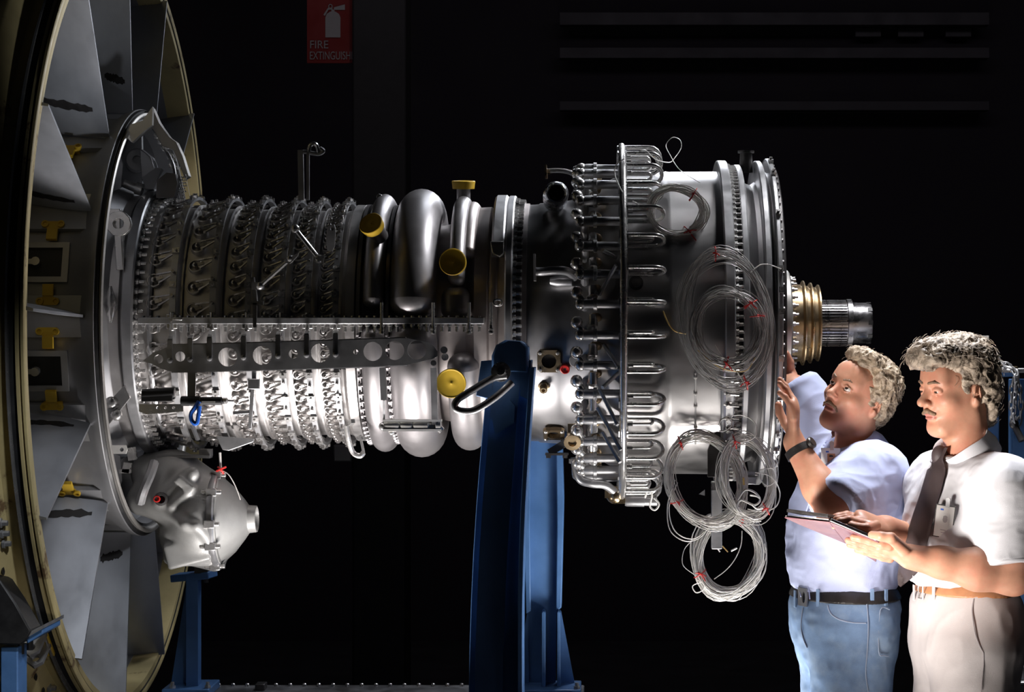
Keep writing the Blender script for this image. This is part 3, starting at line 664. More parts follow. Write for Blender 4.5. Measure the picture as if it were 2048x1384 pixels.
# tool with blue clip, bracket with pad, triangular plate, pipes on the compressor
tl = part('rotary_actuator', MB().spin(PE(362, 802, -0.43), (1, 0, 0), [(0, 0), (0, 0.012), (0.004, 0.0135), (0.052, 0.0135), (0.053, 0.011), (0.11, 0.011), (0.113, 0.008), (0.118, 0.008), (0.119, 0)], 16), RUBBER_SHADE, eng)
part('actuator_block', MB().box(PE(316, 792, -0.42), (0.085, 0.03, 0.030)).cyl(PE(285, 790, -0.42), PE(350, 786, -0.42), 0.016, 14), RUBBER_SHADE, tl, bevel=0.002)
part('end_link', MB().spin(PE(446, 801, -0.43), (1, 0, -0.05), [(0, 0.008), (0.010, 0.009), (0.014, 0.004), (0.030, 0.003), (0.031, 0)], 12), CHROME, tl)
part('label_strip', MB().box(PE(417, 804, -0.4445), (0.036, 0.002, 0.004)), WHITE, tl)
part('mount_plate', MB().plate([(0, 0), (0.12, 0), (0.12, -0.02), (0.02, -0.028), (0, -0.02)], [circ(0.05 + 0.022 * i, -0.010, 0.004, 8)[::-1] for i in range(3)], PE(279, 808, -0.425), (1, 0, 0), (0, 0, 1), 0.006), CHROME, tl)
part('blue_clip', MB().tube(smooth_path([PE(398, 803, -0.445), PE(390, 815, -0.45), PE(382, 828, -0.45), PE(384, 842, -0.45), PE(393, 847, -0.45), PE(397, 830, -0.45), PE(399, 812, -0.45)]), 0.006, 8, radii=None), BLUECLIP, tl)
part('clip_stem', MB().bar(PE(384, 740, -0.425), PE(383, 796, -0.425), 0.022, 0.006, up=(0, -1, 0)).bar(PE(384, 850, -0.43), PE(396, 880, -0.42), 0.012, 0.008), STEEL, tl)
pb = part('pad_bracket', MB().box(PE(508, 768, -0.42), (0.032, 0.012, 0.028)).bar(PE(505, 778, -0.42), PE(500, 858, -0.405), 0.010, 0.008, up=(0, -1, 0)).bar(PE(466, 826, -0.41), PE(502, 824, -0.41), 0.008, 0.010).bar(PE(508, 735, -0.42), PE(508, 765, -0.42), 0.012, 0.006, up=(0, -1, 0)), STEEL, eng, bevel=0.002)
part('triangular_plate', MB().plate([bp(px, py) for px, py in ((398, 880), (478, 886), (476, 893), (425, 911), (412, 909))][::-1], [], (0, -0.18, 0), (1, 0, 0), (0, 0, 1), 0.012), STEEL, eng, bevel=0.002)
part('lower_rail', MB().bar(PE(318, 911, -0.15), PE(422, 913, -0.15), 0.05, 0.008).bar(PE(400, 905, -0.15), PE(424, 905, -0.15), 0.03, 0.02), STEEL, eng)
part('short_cable', MB().tube(smooth_path([PE(440, 905, -0.17), PE(441, 925, -0.17), PE(442, 942, -0.17)]), 0.0035, 8).tube(smooth_path([PE(442, 940, -0.17), PE(458, 950, -0.18), PE(472, 975, -0.18), PE(481, 1000, -0.18)]), 0.0016, 6), WIRE, eng)
part('red_tie', MB().tube(smooth_path([PE(433, 942, -0.17), PE(442, 938, -0.18), PE(452, 934, -0.17)]), 0.003, 6).tube(smooth_path([PE(436, 934, -0.17), PE(442, 940, -0.18), PE(447, 947, -0.17)]), 0.003, 6), REDP, eng)
# diagonal links and small brackets on the upper half
def rod(name, a, b, r, Y=-0.41, mt=None, ends=True):
    a, b = PE(*a, Y), PE(*b, Y); m = MB().cyl(a, b, r, 10)
    if ends: m.ball(a, r * 2.0, 10, 6).ball(b, r * 2.0, 10, 6)
    return part(name, m, mt or CHROME, eng)
rod('linkage_rod', (590, 458), (638, 518), 0.0065, -0.40)
rod('linkage_rod', (520, 572), (580, 518), 0.0055, -0.43)
part('bell_crank', MB().plate([bp(px, py) for px, py in ((570, 520), (598, 505), (596, 512), (580, 528), (572, 526))][::-1], [], (0, -0.43, 0), (1, 0, 0), (0, 0, 1), 0.008).plate([bp(px, py) for px, py in ((628, 516), (648, 508), (644, 530), (640, 522))][::-1], [], (0, -0.41, 0), (1, 0, 0), (0, 0, 1), 0.008), CHROME, eng)
part('tee_bracket', MB().bar(PE(495, 606, -0.41), PE(527, 606, -0.41), 0.012, 0.010).bar(PE(510, 606, -0.41), PE(510, 655, -0.41), 0.012, 0.010).bar(PE(505, 555, -0.40), PE(512, 606, -0.40), 0.02, 0.01).box(PE(516, 572, -0.41), (0.03, 0.03, 0.02)), STEEL, eng)
part('oval_plate', MB().plate([bp(px, py) for px, py in ((648, 450), (662, 446), (665, 455), (663, 490), (658, 501), (648, 498), (646, 480))][::-1], [circ(*bp(658, 455), 0.005, 8)], (0, -0.36, 0), (1, 0, 0), (0, 0, 1), 0.008), STEEL, eng)
tb = part('hoist_bracket', MB().bar(PE(601, 300, -0.05), PE(603, 400, -0.05), 0.016, 0.012, up=(0, -1, 0)).bar(PE(616, 305, -0.05), PE(616, 400, -0.05), 0.008, 0.012, up=(0, -1, 0)).tube(smooth_path([PE(601, 304, -0.05), PE(612, 304, -0.05), PE(636, 308, -0.05), PE(647, 302, -0.05), PE(640, 296, -0.05)]), 0.006, 8), STEEL, eng)
part('lifting_eye', MB().tube(smooth_path([PE(617, 306, -0.05), PE(620, 292, -0.05), PE(627, 287, -0.05), PE(634, 292, -0.05), PE(637, 306, -0.05)]), 0.006, 8), CHROME, tb)
part('top_bracket', MB().plate([bp(px, py) for px, py in ((724, 372), (729, 367), (736, 370), (737, 398), (741, 400), (741, 414), (736, 414), (726, 404))][::-1], [], (0, -0.06, 0), (1, 0, 0), (0, 0, 1), 0.02), STEEL, eng, bevel=0.002)

# ---- mid section: casing and bleed manifolds
mid = part('bleed_case', MB().lathe([(-0.66, 0.27), (-0.655, 0.30), (-0.44, 0.285), (-0.36, 0.30), (-0.34, 0.325), (-0.335, 0.337), (-0.30, 0.339), (-0.295, 0.334), (-0.288, 0.339), (-0.275, 0.339), (-0.27, 0.334), (-0.255, 0.339), (-0.24, 0.345)], 130), DULL, eng, smooth=40)
def torus_part(name, x, R, rx, rr, p0, p1, material, n=72, squash=None):
    prof = [(x + rx * cos(t), R + rr * sin(t)) for t in np.linspace(0, 2 * pi, 25)[:-1]][::-1]
    mb = MB().lathe(prof, n, p0, p1, closed_prof=True, caps=False)
    for pa, sg_ in ((p0, -1), (p1, 1)):                      # rounded ends
        m = frame_at(E(x, R, pa), pa); vs = []; nn = 24; mm_ = 6
        for i in range(mm_ + 1):
            t = pi / 2 * i / mm_
            for k in range(nn):
                a = 2 * pi * k / nn; vs.append(m @ Vector((rx * cos(a) * cos(t), -sg_ * (-1) * rx * 0.8 * sin(t), rr * sin(a) * cos(t))))
        fs = []
        for i in range(mm_):
            for k in range(nn):
                k2 = (k + 1) % nn; q = (i * nn + k, i * nn + k2, (i + 1) * nn + k2, (i + 1) * nn + k); fs.append(q if sg_ > 0 else q[::-1])
        mb.add(vs, fs)
    return part(name, mb, material, eng, smooth=60)
d1u = torus_part('bleed_duct', -0.612, 0.335, 0.030, 0.042, 10, 172, DUCT)
d2u = torus_part('bleed_duct', -0.505, 0.322, 0.066, 0.070, 10, 172, DUCT)
d1l = torus_part('bleed_duct', -0.612, 0.337, 0.036, 0.040, -176, -7, DUCT)
d2l = torus_part('bleed_duct', -0.505, 0.322, 0.068, 0.071, -176, -9, DUCT)
d3l = torus_part('bleed_duct', -0.365, 0.327, 0.046, 0.046, -176, -22, DUCT)
d3s = torus_part('bleed_duct', -0.385, 0.318, 0.042, 0.038, 6, 12, DUCT, 8)
d3u = torus_part('bleed_duct', -0.383, 0.345, 0.024, 0.026, 20, 92, DUCT)
d3v = torus_part('bleed_duct', -0.355, 0.325, 0.024, 0.030, 36, 170, DULL)
# port necks under the yellow caps
def neck(o_, p, d, r, h): part('port_neck', MB().spin(p, d, [(-0.03, r), (h, r), (h, r + 0.006), (h + 0.006, r + 0.006), (h + 0.006, r - 0.006), (h - 0.01, r - 0.006), (h - 0.01, 0)], 20), DUCT, o_)
CAPS = []
for o_, px, py, Y, d, r, cr in ((d1u, 745, 452, -0.335, (-0.30, -0.80, 0.50), 0.024, 0.034), (d3u, 907, 525, -0.375, (-0.10, -1, 0.10), 0.026, 0.0375), (d3u, 927, 372, -0.02, (0, -0.12, 1), 0.020, 0.0345), (d3l, 903, 765, -0.40, (0, -1, -0.18), 0.028, 0.041)):
    p = PE(px, py, Y); d = Vector(d).normalized(); neck(o_, p - d * 0.025, d, r, 0.02); CAPS.append((p, d, cr))
# collars with scalloped edges either side of the ducts
sc = MB().spin((0, 0, 0), (1, 0, 0), [(-0.003, 0.0095), (0.003, 0.0095), (0.003, 0.004), (0.012, 0.004), (0.012, 0)], 10).mesh('collar_nut', DUCT)
for xk, rk, n in ((-0.655, 0.352, 78), (-0.575, 0.350, 78)):
    cl = part('scalloped_collar', MB().lathe([(xk - 0.005, 0.30), (xk - 0.005, rk - 0.006), (xk + 0.005, rk - 0.006), (xk + 0.005, 0.30)], 130, closed_prof=True), DUCT, eng)
    copies('collar_nut', sc, cl, [Matrix.Translation(E(xk, rk - 0.004, a)) for a in np.arange(-100, -6, 360 / n)])
# straps and the horizontal actuator below the beam
sa = part('strap_bracket', MB().bar(PE(765, 735, -0.43), PE(768, 800, -0.425), 0.017, 0.006, up=(0, -1, 0)).bar(PE(768, 800, -0.425), PE(768, 848, -0.40), 0.006, 0.006, up=(0, -1, 0)).bar(PE(867, 735, -0.43), PE(870, 850, -0.41), 0.017, 0.006, up=(0, -1, 0)), STEEL, eng)
part('pivot_bolt', MB().cyl(PE(867, 726, -0.45), PE(867, 726, -0.40), 0.008, 12).cyl(PE(888, 700, -0.45), PE(888, 700, -0.38), 0.010, 12).cyl(PE(890, 714, -0.44), PE(890, 714, -0.38), 0.010, 12), CHROME, sa)
PALE = mat('pale grey enamel', (0.42, 0.41, 0.39), 0.2, 0.4)
ha = part('hydraulic_actuator', MB().spin(PE(768, 851, -0.40), (1, 0, 0), [(0, 0), (0, 0.013), (0.006, 0.015), (0.04, 0.0155), (0.044, 0.013), (0.048, 0.0155), (0.075, 0.0155), (0.079, 0.013), (0.083, 0.0155), (0.12, 0.0155), (0.124, 0.011), (0.14, 0.011), (0.142, 0.016), (0.155, 0.016), (0.157, 0)], 18), PALE, eng)
part('actuator_flange', MB().box(PE(825, 841, -0.40), (0.16, 0.03, 0.006)).box(PE(825, 860, -0.40), (0.16, 0.03, 0.006)), WHITE, ha)
part('actuator_end', MB().cyl(PE(872, 851, -0.40), PE(884, 862, -0.40), 0.010, 12).ball(PE(766, 853, -0.40), 0.012).ball(PE(783, 864, -0.40), 0.009), CHROME, ha)
part('hook_bracket', MB().tube(smooth_path([PE(692, 850, -0.28), PE(697, 880, -0.26), PE(706, 905, -0.24), PE(720, 912, -0.24), PE(727, 905, -0.24)]), 0.0075, 10).bar(PE(720, 870, -0.24), PE(728, 908, -0.24), 0.016, 0.006).bar(PE(713, 876, -0.24), PE(738, 876, -0.24), 0.01, 0.008).bar(PE(700, 848, -0.28), PE(706, 842, -0.30), 0.012, 0.012), CHROME, eng)
# lugs on the upper rear of the mid case
part('latch_block', MB().lathe([(-0.288, 0.335), (-0.288, 0.368), (-0.282, 0.374), (-0.256, 0.374), (-0.250, 0.368), (-0.250, 0.335)], 30, 32, 100, closed_prof=True), STEEL, mid)
part('latch_plate', MB().plate([bp(px, py) for px, py in ((976, 475), (1004, 475), (1004, 500), (996, 508), (980, 500))][::-1], [circ(*bp(990, 468), 0.006, 8)] if False else [], (0, -0.36, 0), (1, 0, 0), (0, 0.25, 1), 0.012), CHROME, mid, bevel=0.002)
part('small_shackle', MB().tube(smooth_path([PE(988, 602, -0.37), PE(990, 610, -0.375), PE(1002, 610, -0.375), PE(1003, 601, -0.37), PE(994, 599, -0.37)], closed=True), 0.003, 8, closed=True), CHROME, mid)
for px in (763, 866, 938, 982):
    part('vertical_rod', MB().cyl(PE(px, 605, -0.40), PE(px, 668, -0.40), 0.0045, 8).spin(PE(px, 657, -0.40), (0, 0, -1), [(0, 0), (0, 0.008), (0.004, 0.008), (0.005, 0.006), (0.009, 0.006), (0.010, 0.008), (0.014, 0.008), (0.016, 0)], 8), CHROME, spl)
# ---- rear: mid flange, diffuser, barrel, flanges, turbine end
mf = part('mid_flange', MB().lathe([(-0.250, 0.33), (-0.250, 0.368), (-0.246, 0.372), (-0.232, 0.372), (-0.228, 0.368), (-0.228, 0.33)], 130, closed_prof=True), STEEL, eng)
copies('flange_bolt', btm, mf, [Matrix.Translation(E(-0.228, 0.356, a)) for a in np.arange(-110, 112, 3.6)])
DIFFM = mat('diffuser case metal', (0.30, 0.295, 0.30), 0.95, 0.42, 0.12, 7, 0.1)
diff = part('diffuser_case', MB().lathe([(-0.24, 0.33), (-0.225, 0.341), (-0.21, 0.345), (-0.165, 0.346), (-0.160, 0.350), (-0.10, 0.353), (-0.055, 0.362), (0.0, 0.392), (0.05, 0.421), (0.075, 0.431), (0.09, 0.436)], 150), DIFFM, eng, smooth=40)
part('perforated_band', MB().lathe([(-0.205, 0.343), (-0.205, 0.349), (-0.190, 0.349), (-0.190, 0.343)], 130, closed_prof=True), DULL, diff)
pbn = MB().spin((0, 0, 0), (0, 0, 1), [(0, 0.0045), (0.003, 0.0045), (0.005, 0.003), (0.005, 0)], 6).mesh('band_rivet', GOLD)
copies('band_rivet', pbn, diff, [frame_at(E(-0.198 + (0.004 if i % 2 else -0.004), 0.348, a), a) for i, a in enumerate(np.arange(-80, -18, 1.2))])
barrel = part('turbine_case', MB().lathe([(0.088, 0.425), (0.088, 0.440), (0.20, 0.441), (0.205, 0.4425), (0.212, 0.441), (0.352, 0.442), (0.354, 0.44), (0.356, 0.40)], 150), BARREL, eng, smooth=30)
def flange(name, x0, x1, r0, r1, m=STEEL, n=150, ch=0.003): return part(name, MB().lathe([(x0, r0), (x0, r1 - ch), (x0 + ch, r1), (x1 - ch, r1), (x1, r1 - ch), (x1, r0)], n, closed_prof=True), m, eng, smooth=30)
f1 = flange('rear_flange', 0.352, 0.380, 0.41, 0.474)
copies('flange_bolt', btm, f1, [Matrix.Translation(E(0.379, 0.456, a)) for a in np.arange(-100, 104, 2.6)])
part('neck_case', MB().lathe([(0.379, 0.40), (0.379, 0.430), (0.405, 0.432), (0.43, 0.41), (0.45, 0.402), (0.475, 0.42), (0.49, 0.44), (0.50, 0.44), (0.51, 0.43), (0.512, 0.36)], 150), BARREL, eng, smooth=50)
f2 = flange('rear_flange', 0.402, 0.420, 0.41, 0.462)
f3 = flange('rear_flange', 0.462, 0.480, 0.40, 0.473)
f4 = flange('rear_flange', 0.494, 0.508, 0.40, 0.480)
f5 = flange('end_ring', 0.508, 0.520, 0.36, 0.456, DARK)
part('end_cover', MB().lathe([(0.512, 0.456), (0.518, 0.40), (0.525, 0.30), (0.535, 0.20), (0.545, 0.14), (0.545, 0.05)], 120), DARK, eng)
stb = MB().spin((0, 0, 0), (1, 0, 0), [(0, 0.006), (0.004, 0.006), (0.005, 0.003), (0.005, 0)], 6).mesh('flange_stud', DARK)
copies('flange_stud', stb, f4, [Matrix.Translation(E(0.508, 0.468, a)) for a in np.arange(-100, 104, 4.0)])
sq = MB().box((0, 0, 0.004), (0.014, 0.016, 0.010)).cyl((0, 0, 0.008), (0, 0, 0.016), 0.004, 6).mesh('edge_clip', CHROME)
copies('edge_clip', sq, f4, [frame_at(E(0.502, 0.480, a), a) for a in (-82, -76, -70, -63, -55, -48, -40, -34, -27, -20, -12, 3, 10, 17, 38, 60, 72)])
hd = part('hub_disc', MB().lathe([(0.535, 0.04), (0.535, 0.150), (0.539, 0.154), (0.562, 0.154), (0.566, 0.150), (0.566, 0.04)], 90, closed_prof=True), HUBLITE, eng)
hb = MB().spin((0, 0, 0), (1, 0, 0), [(0, 0.007), (0.008, 0.007), (0.009, 0.004), (0.018, 0.004), (0.019, 0)], 6).mesh('hub_bolt', STEEL)
copies('hub_bolt', hb, hd, [Matrix.Translation(E(0.566, 0.132, a)) for a in np.arange(-170, 190, 12)])
part('labyrinth_seal', MB().lathe([(0.56, 0.116), (0.585, 0.114), (0.600, 0.112), (0.606, 0.124), (0.610, 0.124), (0.613, 0.110), (0.622, 0.108), (0.628, 0.118), (0.632, 0.118), (0.635, 0.106), (0.644, 0.104), (0.650, 0.112), (0.654, 0.112), (0.656, 0.09), (0.656, 0.06)], 90), GOLD, hd, smooth=30)
sh = part('splined_shaft', MB().lathe([(0.62, 0.058), (0.735, 0.058), (0.736, 0.070), (0.750, 0.070), (0.751, 0.061), (0.770, 0.059), (0.800, 0.0595), (0.806, 0.058), (0.806, 0.045), (0.78, 0.045), (0.78, 0.0)], 64), SPLINE, eng, smooth=30)
tooth = MB().bar((0.655, 0, 0.0625), (0.733, 0, 0.0625), 0.0042, 0.011).mesh('spline_tooth', SPLINE, 0)
copies('spline_tooth', tooth, sh, [frame_at(Vector((0, 0, 0)), a) for a in np.arange(0, 360, 360 / 44)])
notch = MB().box((0.800, 0, 0.0575), (0.013, 0.012, 0.006)).mesh('end_notch', RUBBER_SHADE)
copies('end_notch', notch, sh, [frame_at(Vector((0, 0, 0)), a) for a in np.arange(0, 360, 40)])
# top stub, side ports, elbows on the rear
part('borescope_stub', MB().spin(PE(1492, 345, -0.03), (0, 0, 1), [(0, 0.020), (0.045, 0.018), (0.056, 0.0175), (0.057, 0.024), (0.063, 0.024), (0.063, 0.016), (0.05, 0.015), (0.05, 0)], 20), DARK, eng)
for px, py, R0, sz in ((1098, 722, 0.353, 0.064), (1108, 862, 0.353, 0.060)):
    ph = phi(py, R0); x = xe(px, R0, ph); h = sz / 2
    m = frame_at(E(x, R0 - 0.012, ph), ph)
    b = MB().plate([(-h, -h + 0.008), (-h + 0.008, -h), (h - 0.008, -h), (h, -h + 0.008), (h, h - 0.008), (h - 0.008, h), (-h + 0.008, h), (-h, h - 0.008)], [circ(0, 0, sz * 0.32, 20)[::-1]], (0, 0, 0.018), (1, 0, 0), (0, 1, 0), 0.010)
    b.spin((0, 0, 0), (0, 0, 1), [(0, sz * 0.40), (0.02, sz * 0.40)], 20); b.spin((0, 0, 0), (0, 0, 1), [(0.027, sz * 0.32), (0.013, sz * 0.31)], 20)
    port = part('square_port', b, GOLD, eng); port.matrix_basis = m
    part('port_opening', MB().spin((0, 0, 0), (0, 0, 1), [(0.0145, sz * 0.33), (0.015, 0)], 20), RUBBER_SHADE, port)  # black disc that paints the port's dark inside
    bo = MB()
    bm_ = MB().spin((0, 0, 0.026), (0, 0, 1), [(0, 0.0055), (0.006, 0.0055), (0.008, 0.003), (0.008, 0)], 8).mesh('port_bolt', CHROME)
    for i in (-1, 1):
        for j in (-1, 1): link('port_bolt', bm_, port, Matrix.Translation((i * h * 0.76, j * h * 0.76, 0)))
ph = phi(776, 0.352); part('pressure_fitting', MB().spin((0, 0, 0), (0, 0, 1), [(0, 0.016), (0.008, 0.016), (0.009, 0.011), (0.022, 0.011), (0.024, 0.009), (0.024, 0.005), (0.014, 0.005), (0.014, 0)], 16), GOLD, eng).matrix_basis = frame_at(E(xe(1087, 0.352, ph), 0.349, ph), ph)
ph = phi(720, 0.352); part('blank_plate', MB().spin((0, 0, 0), (0, 0, 1), [(0, 0.019), (0.012, 0.019), (0.014, 0.017), (0.014, 0)], 20), STEEL, eng).matrix_basis = frame_at(E(xe(1152, 0.365, ph), 0.361, ph), ph)
part('flat_bracket', MB().box(PE(1114, 908, -0.17), (0.066, 0.04, 0.006)).cyl(PE(1097, 916, -0.18), PE(1097, 909, -0.18), 0.007, 10).cyl(PE(1130, 916, -0.18), PE(1130, 909, -0.18), 0.007, 10).bar(PE(1100, 905, -0.16), PE(1140, 880, -0.17), 0.03, 0.02), DARK, eng)
part('gold_adapter', MB().spin(PE(1145, 876, -0.30), (0, -1, -0.5), [(-0.03, 0.016), (0.02, 0.016), (0.021, 0.024), (0.028, 0.024), (0.028, 0.012), (0.02, 0.010), (0.02, 0)], 14).box(PE(1150, 865, -0.28), (0.04, 0.03, 0.05)), GOLD, eng)
part('drain_pipe', MB().tube(smooth_path([PE(1150, 915, -0.16), PE(1153, 940, -0.16), PE(1162, 960, -0.16), PE(1185, 967, -0.16), PE(1210, 970, -0.15), PE(1230, 985, -0.13)]), 0.0125, 14).spin(PE(1150, 918, -0.16), (0, 0, -1), [(0, 0), (0, 0.018), (0.012, 0.018), (0.013, 0.012)], 12), STEEL, eng)
dv = part('drain_valve', MB().ball(PE(1230, 990, -0.12), 0.026, 12, 8).box(PE(1220, 985, -0.12), (0.03, 0.03, 0.03)).box(PE(1238, 1000, -0.12), (0.035, 0.03, 0.02)), GOLD, eng)
part('drain_cylinder', MB().spin(PE(1250, 1002, -0.10), (1, 0, -0.02), [(0, 0), (0, 0.014), (0.006, 0.0155), (0.055, 0.0155), (0.056, 0.013), (0.092, 0.013), (0.093, 0)], 18), STEEL, dv)
part('white_cord', MB().tube(smooth_path([PE(1290, 995, -0.13), PE(1296, 982, -0.15), PE(1304, 990, -0.15), PE(1300, 1012, -0.14), PE(1310, 1020, -0.14), PE(1318, 1008, -0.14), PE(1308, 996, -0.14)]), 0.003, 7), WHITE, dv)
fo = part('foil_wrapped_port', MB().spin(PE(1112, 388, -0.24), (0.05, -1, 0.10), [(-0.10, 0.034), (-0.05, 0.036), (0.0, 0.036), (0.016, 0.033), (0.022, 0.028), (0.018, 0.022), (0.0, 0.0195), (-0.06, 0.018)], 28), FOIL, eng, smooth=60)
part('port_opening', MB().spin(PE(1112, 388, -0.24), (0.05, -1, 0.10), [(-0.03, 0.0205), (-0.029, 0)], 20), RUBBER_SHADE, fo)  # black disc standing in for the shade inside the foil port
ev = part('elbow_pipe', MB().tube(smooth_path([PE(1094, 342, -0.10), PE(1118, 341, -0.10), PE(1140, 345, -0.10), PE(1155, 356, -0.10), PE(1162, 375, -0.10)]), 0.007, 10), CHROME, eng)
part('pipe_flange', MB().spin(PE(1092, 344, -0.10), (1, 0, 0.06), [(-0.003, 0), (-0.003, 0.028), (0.003, 0.028), (0.004, 0.010), (0.012, 0.009)], 4), GOLD, ev)
eh = part('side_elbow', MB().tube(smooth_path([PE(1072, 543, -0.385), PE(1085, 543, -0.39), PE(1110, 541, -0.39), PE(1135, 543, -0.385), PE(1150, 555, -0.36)]), 0.012, 14, radii=None), STEEL, eng)
part('pipe_flange', MB().bar(PE(1069, 508, -0.385), PE(1070, 562, -0.385), 0.006, 0.05, up=(0, -1, 0)), STEEL, eh)
part('elbow_shroud', MB().spin(PE(1100, 562, -0.36), (1, 0, 0), [(0, 0), (0, 0.010), (0.02, 0.016), (0.06, 0.016), (0.065, 0)], 12), STEEL, eh)
part('plug_boss', MB().spin((0, 0, 0), (0, 0, 1), [(0, 0.020), (0.006, 0.020), (0.007, 0.013), (0.016, 0.013), (0.016, 0)], 16), DARK, eng).matrix_basis = frame_at(E(xe(1272, 0.44, phi(570, 0.44)), 0.439, phi(570, 0.44)), phi(570, 0.44))
# ---- fuel manifold: ring tube, nozzles, hairpin pigtails
mn = part('fuel_manifold', MB().lathe([(0.077 + 0.0105 * cos(t), 0.514 + 0.0105 * sin(t)) for t in np.linspace(0, 2 * pi, 13)[:-1]][::-1], 120, closed_prof=True), CHROME, eng, smooth=60)
NZ = 34; pit = 360 / NZ
r1, r2 = 0.514, 0.452
def hairpin(x0, x1, ra, rb, t=0.0):
    h = (ra - rb) / 2; pts = [(x0, t, ra), (x1 - h, t, ra)]
    for k in range(1, 8):
        a = pi / 2 - pi * k / 8; pts.append((x1 - h + h * cos(a), t, (ra + rb) / 2 + h * sin(a)))
    return pts + [(x1 - h, t, rb), (x0, t, rb)]
hp = MB().tube(hairpin(0.080, 0.188, r1, r2), 0.0058, 8).mesh('pigtail_pipe', CHROME, 60)
hp2 = MB().tube(hairpin(0.085, 0.158, r2 + 0.032, r2 + 0.010, 0.010), 0.0045, 8).spin((0.085, 0.010, r2 + 0.032), (1, 0, 0), [(0, 0.007), (0.018, 0.007), (0.019, 0.0045)], 6).mesh('return_pipe', CHROME, 60)
nb = MB().spin((-0.035, 0, r2), (1, 0, 0), [(0, 0), (0, 0.012), (0.010, 0.014), (0.030, 0.014), (0.031, 0.018), (0.040, 0.018), (0.041, 0.0125), (0.112, 0.012), (0.113, 0.009), (0.125, 0.009), (0.126, 0)], 14)
nb.cyl((-0.028, 0, r2), (-0.028, 0, r2 - 0.075), 0.011, 10)
nbm = nb.mesh('fuel_nozzle', STEEL, 35)
kn = MB().cyl((-0.030, 0, r2 - 0.005), (-0.048, 0.030, r2 - 0.012), 0.010, 10).ball((-0.050, 0.034, r2 - 0.010), 0.0175, 12, 8).ball((-0.040, 0.0, r2), 0.016, 12, 8).cyl((-0.05, 0.034, r2 - 0.01), (-0.062, 0.040, r2 - 0.008), 0.012, 10).cyl((-0.005, 0.022, r2 - 0.015), (-0.005, 0.050, r2 - 0.03), 0.013, 10).cyl((-0.012, 0.016, r2 - 0.02), (0.0, 0.042, r2 - 0.045), 0.012, 10)
knm = kn.mesh('ignition_knuckle', CHROME, 60)
gk = MB().ball((0.002, 0.045, r2 - 0.035), 0.018, 10, 7, (1, 0.8, 1)).mesh('brass_union', GOLD, 60)
cl_ = MB().box((0.077, 0, 0.5), (0.026, 0.020, 0.035)).mesh('pipe_clamp', STEEL, 30)
for k in range(NZ):
    a = 5.8 - pit * k
    if a < -108: a += 360
    if not -108 < a < 112: continue
    m = frame_at(Vector((0, 0, 0)), a)
    link('pigtail_pipe', hp, mn, m); link('return_pipe', hp2, mn, m); link('fuel_nozzle', nbm, mn, m); link('ignition_knuckle', knm, mn, m); link('brass_union', gk, mn, m); link('pipe_clamp', cl_, mn, m)
for (a, b) in (((1208, 690), (1238, 735)), ((1238, 745), (1205, 775)), ((1195, 815), (1242, 900)), ((1205, 865), (1240, 925)), ((1198, 590), (1232, 530)), ((1232, 515), (1205, 500)), ((1200, 780), (1235, 850))):
    part('stay_rod', MB().cyl(PE(*a, -0.42), PE(*b, -0.47), 0.0055, 8), STEEL, mn)
part('manifold_flag', MB().plate([bp(px, py) for px, py in ((1222, 312), (1236, 305), (1250, 306), (1250, 316), (1232, 321))][::-1], [], (0, 0.02, 0), (1, 0, 0), (0, 0, 1), 0.004).plate([bp(px, py) for px, py in ((1258, 304), (1282, 306), (1280, 311), (1258, 312))][::-1], [], (0, 0.02, 0), (1, 0, 0), (0, 0, 1), 0.004), YCAP, mn)
# row of small bolts and the instrument wire taped on to the barrel
part('instrument_lead', MB().tube(smooth_path([EP(1391, y, 0.444) for y in (750, 790, 830, 862, 890)]), 0.0022, 6), WHITE, barrel)
for y in (758, 790, 815, 857, 876):
    part('tape_tab', MB().ball(EP(1391, y, 0.445), 0.006, 8, 6, (0.9, 0.6, 1)), WHITE, barrel)
vf = MB()
for px, R0 in ((1447, 0.445),):
    part('thermocouple_rail', MB().tube([EP(1447, y, 0.47) for y in range(720, 905, 12)], 0.008, 8), STEEL, barrel)
tcm = MB().box((0, 0, 0.006), (0.020, 0.018, 0.014)).cyl((0, 0, 0.01), (0, 0, 0.024), 0.006, 8).cyl((0.006, 0, 0.012), (0.03, 0, 0.016), 0.005, 8).mesh('thermocouple', CHROME, 30)
for y in (725, 740, 765, 790, 812, 840, 860, 885):
    ph = phi(y, 0.47); link('thermocouple', tcm, barrel, frame_at(E(xe(1456, 0.47, ph), 0.462, ph), ph))
# ---- vertical mast with terminal block below the barrel
mt_ = part('lower_mast', MB().plate([bp(px, py) for px, py in ((1429, 880), (1440, 862), (1447, 862), (1447, 960), (1420, 960), (1420, 905))][::-1], [circ(*bp(1430, 920), 0.004, 8)] if False else [], (0, -0.20, 0), (1, 0, 0), (0, 0, 1), 0.02), DARK, eng, bevel=0.002)
mt_.matrix_basis = Matrix.Translation((0, -0.10, 0))
part('mast_post', MB().bar(PE(1429, 958, -0.19), PE(1429, 1090, -0.17), 0.030, 0.02, up=(0, -1, 0)), STEEL, mt_, bevel=0.002)
part('mast_clip', MB().box(PE(1430, 968, -0.215), (0.034, 0.012, 0.020)), CHROME, mt_)
part('mast_bolt', MB().cyl(PE(1429, 918, -0.21), PE(1429, 918, -0.20), 0.004, 8).cyl(PE(1426, 953, -0.21), PE(1426, 953, -0.20), 0.004, 8), CHROME, mt_)
term = MB().cyl((0, 0, 0), (0.016, 0, 0), 0.006, 8).mesh('terminal', WHITE, 40)
tbk = part('terminal_block', MB().box(PE(1447, 932, -0.20), (0.016, 0.03, 0.085)), DARK, mt_)
for k in range(6): link('terminal', term, tbk, Matrix.Translation(PE(1449, 918 + 7 * k, -0.20)))
